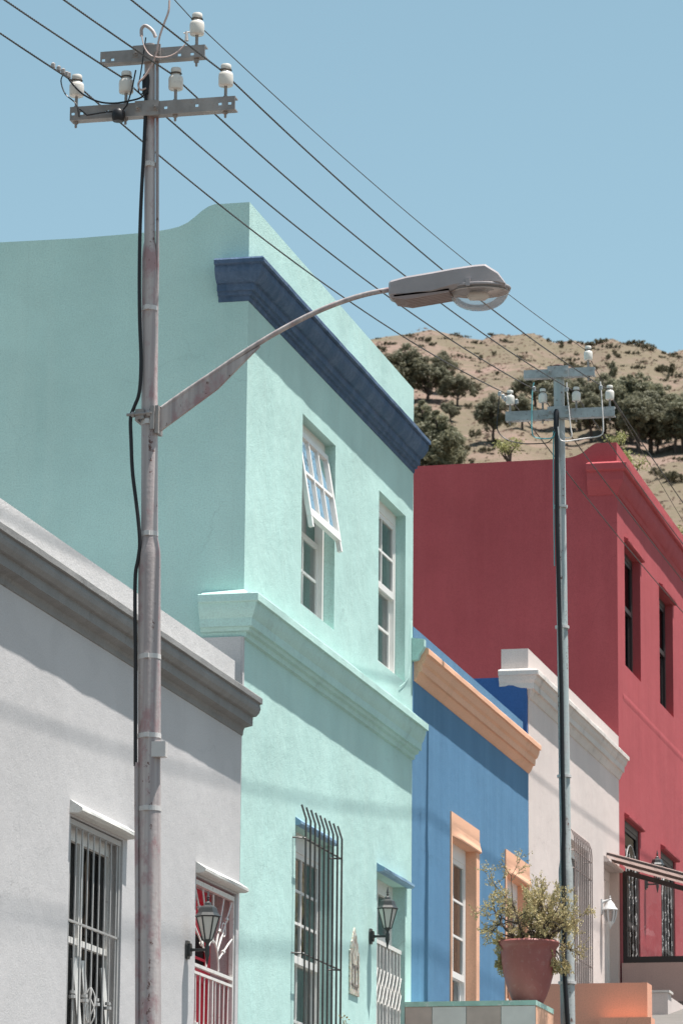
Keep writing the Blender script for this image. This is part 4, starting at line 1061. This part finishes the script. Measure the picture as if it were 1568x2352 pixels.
b = B(); b.tube([hy(x, y, yc2-.01) for x, y in ((1226, 878), (1222, 900), (1221, 940), (1221, 985), (1226, 1003), (1245, 1007), (1265, 1006), (1273, 998), (1276, 980))], .0065, 6); b.build('cable', M['cable_teal'], p2, smooth=60)
b = B(); b.tube([hy(x, y, yc2+.01) for x, y in ((1270.5, 990), (1270.5, 1100), (1273, 1300))], .006, 5); b.build('cable', M['cable_teal'], p2, smooth=60)

b = B(); b.tube([hy(x, y, yc2-.01) for x, y in ((1301, 878), (1302, 900), (1306, 940), (1310, 980), (1313, 1000), (1305, 1006), (1296, 1003), (1290, 990))], .0065, 6); b.build('cable', M['cable_white'], p2, smooth=60)
b = B(); b.tube([hy(x, y, yc2-.02) for x, y in ((1378, 876), (1380, 895), (1383, 940), (1385, 980), (1383, 996), (1370, 1003), (1340, 1007), (1310, 1012), (1292, 1013), (1284, 1004), (1281, 980))], .0065, 6); b.build('cable', M['cable_white'], p2, smooth=60)

for (x, y) in ((1147, 904), (1155, 911), (1160, 916), (1186, 922), (1226, 893), (1301, 894), (1379, 890)):
    b = B(); q = hx(x, y, min((t.x for t in tops2[:4]), key=lambda tx: abs(tx-hy(x, y, P2Y-.3).x))-.03); b.lathe([(.004, -.026), (.017, -.018), (.018, .015), (.005, .026)], q, 7); b.build('wire_clamp', M['galv_pale'], p2)

# ------------------------------------------------------------------ overhead wires
lefts = [(0, 78), (0, 0), (138, 0), (296, 0), (402, 0)]
wl_lab = ['twisted overhead wire on the leftmost insulators of both poles, lowest line over the mint parapet',
          'twisted overhead wire on the second insulators from the left, passing behind the lamp arm end',
          'twisted overhead wire on the third insulators from the left, crossing behind the lamp housing',
          'twisted overhead wire on the right end insulators of both lower crossarms, behind the lamp bowl',
          'thin single overhead wire on the raised insulators of the upper crossarms']
for i in range(5):
    a, c = tops1[i], tops2[i]
    off = Vector((-.034, 0, .006)); a = a+off*1; c = c+off*1
    l = hx(*lefts[i], a.x)
    pts = []
    # span towards the camera, hung straight on from the visible slope
    dzdy = (a.z-l.z)/(a.y-l.y)
    Ystart = 12.
    for k in range(0, 30):
        y = Ystart+(a.y-Ystart)*k/30; t = (a.y-y)
        pts.append(Vector((a.x, y, a.z-dzdy*t+.004*t*t)))
    sag = (.17, .15, .14, .13, .10)[i]
    for k in range(0, 40):
        t = k/40; pts.append(a.lerp(c, t)+Vector((0, 0, -4*sag*t*(1-t))))
    for k in range(0, 31):
        y = 26*k/30; pts.append(Vector((c.x, c.y+y, c.z+.0016*y*y-(.012 if i < 4 else .06)*y)))
    b = B()
    if i == 4: b.tube(pts, .0034, 5)
    else:
        # resample and lay three strands round each other
        dense = []; acc = 0.; step = .014
        for p, q in zip(pts[:-1], pts[1:]):
            L = (q-p).length; m_ = max(1, int(L/step))
            for k in range(m_): dense.append(p.lerp(q, k/m_))
        pitch = .115; s = 0.; prev = dense[0]
        rows = [[], [], []]
        for p in dense:
            s += (p-prev).length; prev = p
            for j in range(3):
                an = 2*PI*(s/pitch+j/3); rows[j].append(p+Vector((.0036*math.cos(an), 0, .0036*math.sin(an))))
        for j in range(3): b.tube(rows[j], .0030, 4)
    o = b.build('overhead_wire', M['wire'], fixn=False); tag(o, wl_lab[i], 'wire', 'overhead wires between the poles')

# ------------------------------------------------------------------ hillside trees and shrubs
def crown(rnd, mat_leaf, lobes, nleaf, size):
    """leaf clumps spread over the lobes of a crown; every lobe (x,y,z,r)"""
    b = B()
    for (x, y, z, r) in lobes:
        nc = max(7, int(13*r*r/1.5))
        cl = []
        for k in range(nc):
            d = Vector((rnd.gauss(0, 1), rnd.gauss(0, 1), rnd.gauss(.25, 1))).normalized()
            cl.append((Vector((x, y, z))+Vector((d.x, d.y, d.z*1.15))*r*rnd.uniform(.4, .95), r*rnd.uniform(.26, .46)))
        for c, cr in cl:
            for q in range(int(nleaf)):
                d = Vector((rnd.gauss(0, 1), rnd.gauss(0, 1), rnd.gauss(.15, 1))).normalized()
                p = c+Vector((d.x, d.y, d.z*1.1))*cr*rnd.uniform(.55, 1.08)
                nrm = (d+Vector((rnd.gauss(0, .5), rnd.gauss(0, .5), rnd.gauss(.2, .5)))).normalized()
                t = nrm.cross(Vector((rnd.gauss(0, 1), rnd.gauss(0, 1), rnd.gauss(0, 1)))).normalized(); u = nrm.cross(t)
                s_ = size*rnd.uniform(.55, 1.25)
                b.face(p-t*s_*.6, p+u*s_*.28, p+t*s_*.6, p-u*s_*.28)
    return b
def make_tree(name, seed, H, lobes, trunk_h, mat, nleaf=85, size=.29, label='', cat='tree', group=None, tr=.22):
    rnd = random.Random(seed)
    root = thing(name, (0, -500-seed*20, -50), label, cat, group)
    ox, oy, oz = root.location
    b = crown(rnd, mat, [(ox+x, oy+y, oz+z, r) for x, y, z, r in lobes], nleaf, size); b.build('crown', mat, root, fixn=False)
    t = B(); pts = [(ox, oy, oz-1.0), (ox+.05, oy, oz+trunk_h*.5), (ox-.1, oy, oz+trunk_h), (ox, oy, oz+H*.7)]
    t.tube(pts, [tr*1.2, tr, tr*.8, tr*.35], 7)
    for (x, y, z, r) in lobes:
        s = oz+max(trunk_h*.7, z-r*1.4-.5); t.tube([(ox-.05, oy, min(s, oz+H*.68)), (ox+x*.5, oy+y*.5, oz+z-r*.5), (ox+x, oy+y, oz+z)], [tr*.5, tr*.35, tr*.12], 5)
    t.build('trunk', M['bark'], root, smooth=60, fixn=False)
    return root
def protos():
    r = random.Random(3)
    P = {}
    L = [(0, 0, 7.4, 1.5), (-1.5, .3, 6.1, 1.5), (1.4, -.3, 6.4, 1.5), (.2, 1.1, 5.6, 1.4), (-.6, -1.1, 5.2, 1.4), (1.9, .5, 4.9, 1.3), (-2.1, -.4, 4.6, 1.3), (.6, -.4, 4.2, 1.4), (-1., .6, 3.9, 1.2)]
    P['pine'] = make_tree('pine_tree', 1, 8.5, L, 3.4, M['pine'])
    L = [(0, 0, 8.2, 1.0), (.3, .2, 7.0, 1.35), (-.6, -.3, 5.9, 1.5), (.7, .4, 5.0, 1.6), (-.8, .5, 4.0, 1.6), (.5, -.7, 3.3, 1.5)]
    P['tall'] = make_tree('pine_tree', 2, 9, L, 2.6, M['pine_light'])
    L = [(0, 0, 5.2, 1.6), (-2.2, 0, 4.2, 1.5), (2.1, .2, 4.5, 1.6), (-1., 1.3, 4.7, 1.4), (1., -1.3, 3.8, 1.4), (-3.0, -.5, 3.0, 1.1), (3.1, .3, 3.2, 1.1), (0, -1., 3., 1.3)]
    P['broad'] = make_tree('pine_tree', 3, 6, L, 1.8, M['pine'])
    L = [(0, 0, 6.4, .9), (0, .1, 5.4, 1.2), (-.4, -.2, 4.3, 1.45), (.5, .3, 3.2, 1.6), (-.4, .3, 2.1, 1.7), (.4, -.4, 1.2, 1.5)]
    P['cypress'] = make_tree('pine_tree', 4, 7, L, 1.0, M['pine_light'])
    L = [(0, 0, .75, .8), (-.8, .1, .6, .65), (.85, -.1, .55, .65), (.2, .5, .7, .6), (-.3, -.5, .5, .55)]
    P['shrub'] = make_tree('hill_shrub', 5, 1.2, L, .4, M['bush'], 34, .22, tr=.06, cat='shrub')
    L = [(0, 0, .5, .55), (-1.0, .1, .45, .5), (1.0, -.1, .42, .5), (2.0, .1, .4, .4), (-1.9, .1, .35, .4), (.1, .4, .6, .5)]
    P['low'] = make_tree('hill_shrub', 6, 1.0, L, .3, M['bush'], 34, .22, tr=.05, cat='shrub')
    return P
PR = protos()
HTS = dict(pine=8.9, tall=9.2, broad=6.8, cypress=7.3, shrub=1.55, low=1.1)
used = set()
def place(kind, ux, uy, hpx, label, cat, group, wide=1.0):
    p = on_hill(ux, uy); d = (p-CAM).length; s = hpx*d/F/HTS[kind]
    src = PR[kind]; wide *= dict(pine=1.22, tall=1.2, broad=1.2, cypress=1.2).get(kind, 1)
    o = dup(src, p, random.uniform(0, 6.28), (s*wide, s*wide, s), label); o['group'] = group; o['category'] = cat; return o
c7u = lambda x, y: ((2200+.3387*x)/1.7417, (1290+.3387*y)/1.7417)
c6u = lambda x, y: ((1440+.3571*x)/1.7417, (1290+.3571*y)/1.7417)
random.seed(21)
TG = 'pine trees on the hillside'
trees = []
def T6(kind, x, y, top, lab, wide=1.): u = c6u(x, y); place(kind, u[0], u[1], (y-top)*.3571/1.7417, lab, 'tree', TG, wide)
def T7(kind, x, y, top, lab, wide=1.): u = c7u(x, y); place(kind, u[0], u[1], (y-top)*.3387/1.7417, lab, 'tree', TG, wide)
dk = 'dark pine in the clump just right of the mint parapet'
T6('pine', 520, 900, 255, 'tallest dark pine right beside the mint parapet', 1.15)
T6('pine', 930, 800, 330, 'dark pine in the clump right of the mint parapet, second crown from the left', 1.0)
T6('broad', 760, 900, 440, 'broad grey green pine low in the front of the clump by the mint parapet', 1.1)
T6('broad', 1090, 930, 560, 'rounded pine on the right edge of the clump by the mint parapet', .9)
T6('broad', 1010, 1110, 870, 'small dark pine just below the clump by the mint parapet', 1.0)
T6('cypress', 690, 1500, 850, 'light green cypress half hidden behind the mint parapet', 1.1)
T6('cypress', 850, 1650, 960, 'tall light green cypress above the end of the navy cornice', 1.3)
T6('cypress', 1010, 1640, 1150, 'short light green cypress right of the navy cornice end', 1.3)
T6('pine', 1490, 1350, 800, 'small lone pine with bare trunk left of the far utility pole', 1.0)
pv = 'pine in the grove behind the far utility pole'
T7('broad', 130, 1250, 640, 'dark pine directly behind the far pole between its crossarms', 1.1)
T7('broad', -180, 1000, 560, 'dark round pine above the left end of the upper crossarm', 1.1)
T7('pine', -330, 1260, 850, 'pine left of the far pole below its lower crossarm end', 1.1)
T7('pine', 350, 1280, 660, 'pine in the grove just right of the far pole', 1.2)
T7('pine', 480, 1420, 840, 'pine right of the far pole with its trunk above the red gable', 1.1)
T7('cypress', 740, 650, 440, 'small dark conifer standing alone at the top of the grove', .9)
T7('pine', 640, 1320, 620, 'pine behind the right end insulator of the far pole', 1.1)
T7('tall', 800, 1370, 560, 'tall thin trunked pine above the red gable corner', 1.25)
T7('tall', 870, 1430, 700, 'leaning pine second in the row above the red gable corner', 1.15)
T7('tall', 950, 1430, 540, 'tallest pine at the back of the grove', 1.25)
T7('pine', 1040, 1540, 840, 'light crowned pine with a leaning trunk in the grove', 1.2)
T7('tall', 1110, 1400, 600, 'dark pine at the back of the grove behind the light crowned one', 1.25)
T7('pine', 1190, 1560, 830, 'large drooping pine in the middle of the right grove', 1.25)
T7('tall', 1290, 1450, 690, 'upright pine at the right shoulder of the grove', 1.3)
T7('pine', 1270, 1560, 1080, 'low pine at the foot of the right grove', 1.1)
T7('pine', 1480, 1550, 960, 'bare trunked pine near the right picture edge', 1.1)
T7('tall', 1570, 1560, 780, 'dark pine cut by the right picture edge', 1.2)
T7('tall', 1520, 1350, 800, 'pine behind the two trees at the right picture edge', 1.1)
T7('broad', 1600, 1480, 1000, 'broad pine half outside the right picture edge', 1.1)
# scattered shrubs: (u x, u y of base, height)
sh = [(c6u(x, y), h, k) for x, y, h, k in ((1290, 1290, 110, 'shrub'), (1210, 975, 80, 'shrub'), (1310, 770, 110, 'shrub'), (1320, 1100, 55, 'shrub'), (1380, 1010, 45, 'shrub'), (1390, 1450, 70, 'low'), (1200, 1440, 70, 'low'), (1530, 1360, 60, 'low'),
      (1300, 245, 55, 'low'), (760, 220, 60, 'low'), (700, 195, 50, 'low'), (1230, 430, 60, 'shrub'), (1340, 420, 60, 'low'), (370, 270, 60, 'low'), (260, 330, 70, 'low'), (560, 70, 40, 'low'), (1180, 45, 30, 'low'), (1460, 50, 38, 'shrub'), (1060, 60, 30, 'low'), (60, 100, 50, 'low'), (180, 200, 40, 'low'), (1480, 100, 35, 'low'), (1100, 160, 35, 'low'), (950, 190, 40, 'low'), (1500, 370, 60, 'shrub'), (1100, 1500, 90, 'shrub'), (1250, 1580, 50, 'low'))]
sh += [(c7u(x, y), h, k) for x, y, h, k in ((1300, 1840, 130, 'shrub'), (1420, 1880, 120, 'low'), (1540, 1900, 120, 'shrub'), (1320, 600, 100, 'low'), (1430, 620, 90, 'low'), (1530, 660, 70, 'low'), (550, 260, 80, 'low'), (480, 220, 60, 'low'), (720, 300, 60, 'low'), (760, 370, 50, 'low'), (640, 150, 30, 'low'), (930, 215, 60, 'low'), (1000, 225, 60, 'shrub'), (1080, 230, 60, 'low'), (1130, 320, 80, 'low'), (1220, 240, 55, 'shrub'), (1350, 300, 45, 'low'), (930, 380, 50, 'low'), (680, 430, 60, 'low'), (800, 420, 60, 'low'), (250, 520, 70, 'low'), (350, 560, 60, 'low'), (540, 560, 60, 'low'), (1340, 430, 40, 'low'), (1520, 420, 40, 'low'), (1450, 340, 40, 'low'), (130, 300, 45, 'low'), (230, 250, 40, 'low'), (1250, 1100, 60, 'low'), (1560, 1640, 60, 'low'), (1400, 240, 30, 'low'), (1500, 255, 26, 'low'), (100, 180, 30, 'low'), (330, 160, 26, 'low'), (860, 180, 26, 'low'))]
random.seed(5)
for k in range(85):
    sh.append(((random.uniform(840, 1560), random.uniform(772, 880)), random.uniform(20, 52), random.choice(('low', 'low', 'shrub'))))
lowlab = 'low spreading scrub bush on the dry hillside'; shl = 'rounded olive shrub on the dry hillside'
for (u, h, k) in sh:
    place(k, u[0], u[1], h*.345/1.7417, lowlab if k == 'low' else shl, 'shrub', 'low scrub bushes on the hillside' if k == 'low' else 'rounded shrubs on the hillside', random.uniform(.8, 1.25))
for o in PR.values():
    for c in list(o.children): bpy.data.objects.remove(c)
    bpy.data.objects.remove(o)
# dry grass
b = B(); random.seed(9)
for k in range(16000):
    u = (random.uniform(800, 1640), 750+random.random()**1.3*620)
    x = None
    p = None
    d = random.uniform(300, 560); xx = d*(-.155+random.uniform(-.10, .10)); z = hz(xx, d)
    h = random.uniform(.08, .22); a = random.uniform(0, 6.28); wv = Vector((math.cos(a), math.sin(a), 0))*random.uniform(.12, .4)
    base = Vector((xx, d, z-.05)); ln = Vector((random.gauss(0, .15), random.gauss(0, .15), h))
    b.face(base-wv, base+wv, base+wv*.7+ln, base-wv*.5+ln*.8)
go = b.build('dry_grass', leafmat('dry grass blades', (.16, .122, .088), (.24, .17, .14), .5, .08), fixn=False); tag(go, 'dry tan grass tufts covering the hillside', 'grass'); go['kind'] = 'stuff'

# young leafy saplings behind the red house
def sapling(ux, uy_top, Yd, hpx, lab, seed):
    rnd2 = random.Random(seed); p = hy(ux, uy_top, Yd); s = Yd/F
    H = hpx*s*1.02; zb = hz(p.x, p.y)-.3; root = thing('sapling', (p.x, p.y, zb), lab, 'tree')
    bs, bl = B(), B()
    for k in range(7):
        e = Vector((p.x+rnd2.uniform(-.5, .5)*H, p.y+rnd2.gauss(0, .3)*H, p.z-rnd2.uniform(0, .4)*H)); m_ = Vector((p.x, p.y, p.z-H)).lerp(e, .5)+Vector((rnd2.gauss(0, .05), 0, 0))
        bs.tube([(p.x+rnd2.gauss(0, .05), p.y, zb), (p.x+rnd2.gauss(0, .03), p.y, p.z-H), m_, e], [.04, .024, .014, .005], 5)
        for q in range(120):
            t = .15+.85*rnd2.random()**.7; c = m_.lerp(e, t) if t > .0 else m_
            c = c+Vector((rnd2.gauss(0, .12), rnd2.gauss(0, .12), rnd2.gauss(0, .12)))*H*.9
            d = Vector((rnd2.gauss(0, 1), rnd2.gauss(0, 1), rnd2.gauss(.3, .8))).normalized()
            a = d.cross(Vector((rnd2.gauss(0, 1), rnd2.gauss(0, 1), 1))).normalized(); L = rnd2.uniform(.06, .12)*H/1.0
            L = min(L, .13); bl.face(c, c+d*L*.5+a*L*.3, c+d*L, c+d*L*.5-a*L*.3)
    bs.build('stems', M['bark'], root, fixn=False); bl.build('foliage', M['sapling'], root, fixn=False)
sapling(1170, 1008, 62, 60, 'pale green sapling showing over the red wall left of the far pole', 1)
sapling(1410, 998, 66, 50, 'small pale sapling behind the top of the red gable', 2)
sapling(1452, 1028, 66, 70, 'pale green sapling behind the red parapet right of the gable', 3)
sapling(1567, 1205, 66, 50, 'green sapling over the red cornice at the right picture edge', 4)
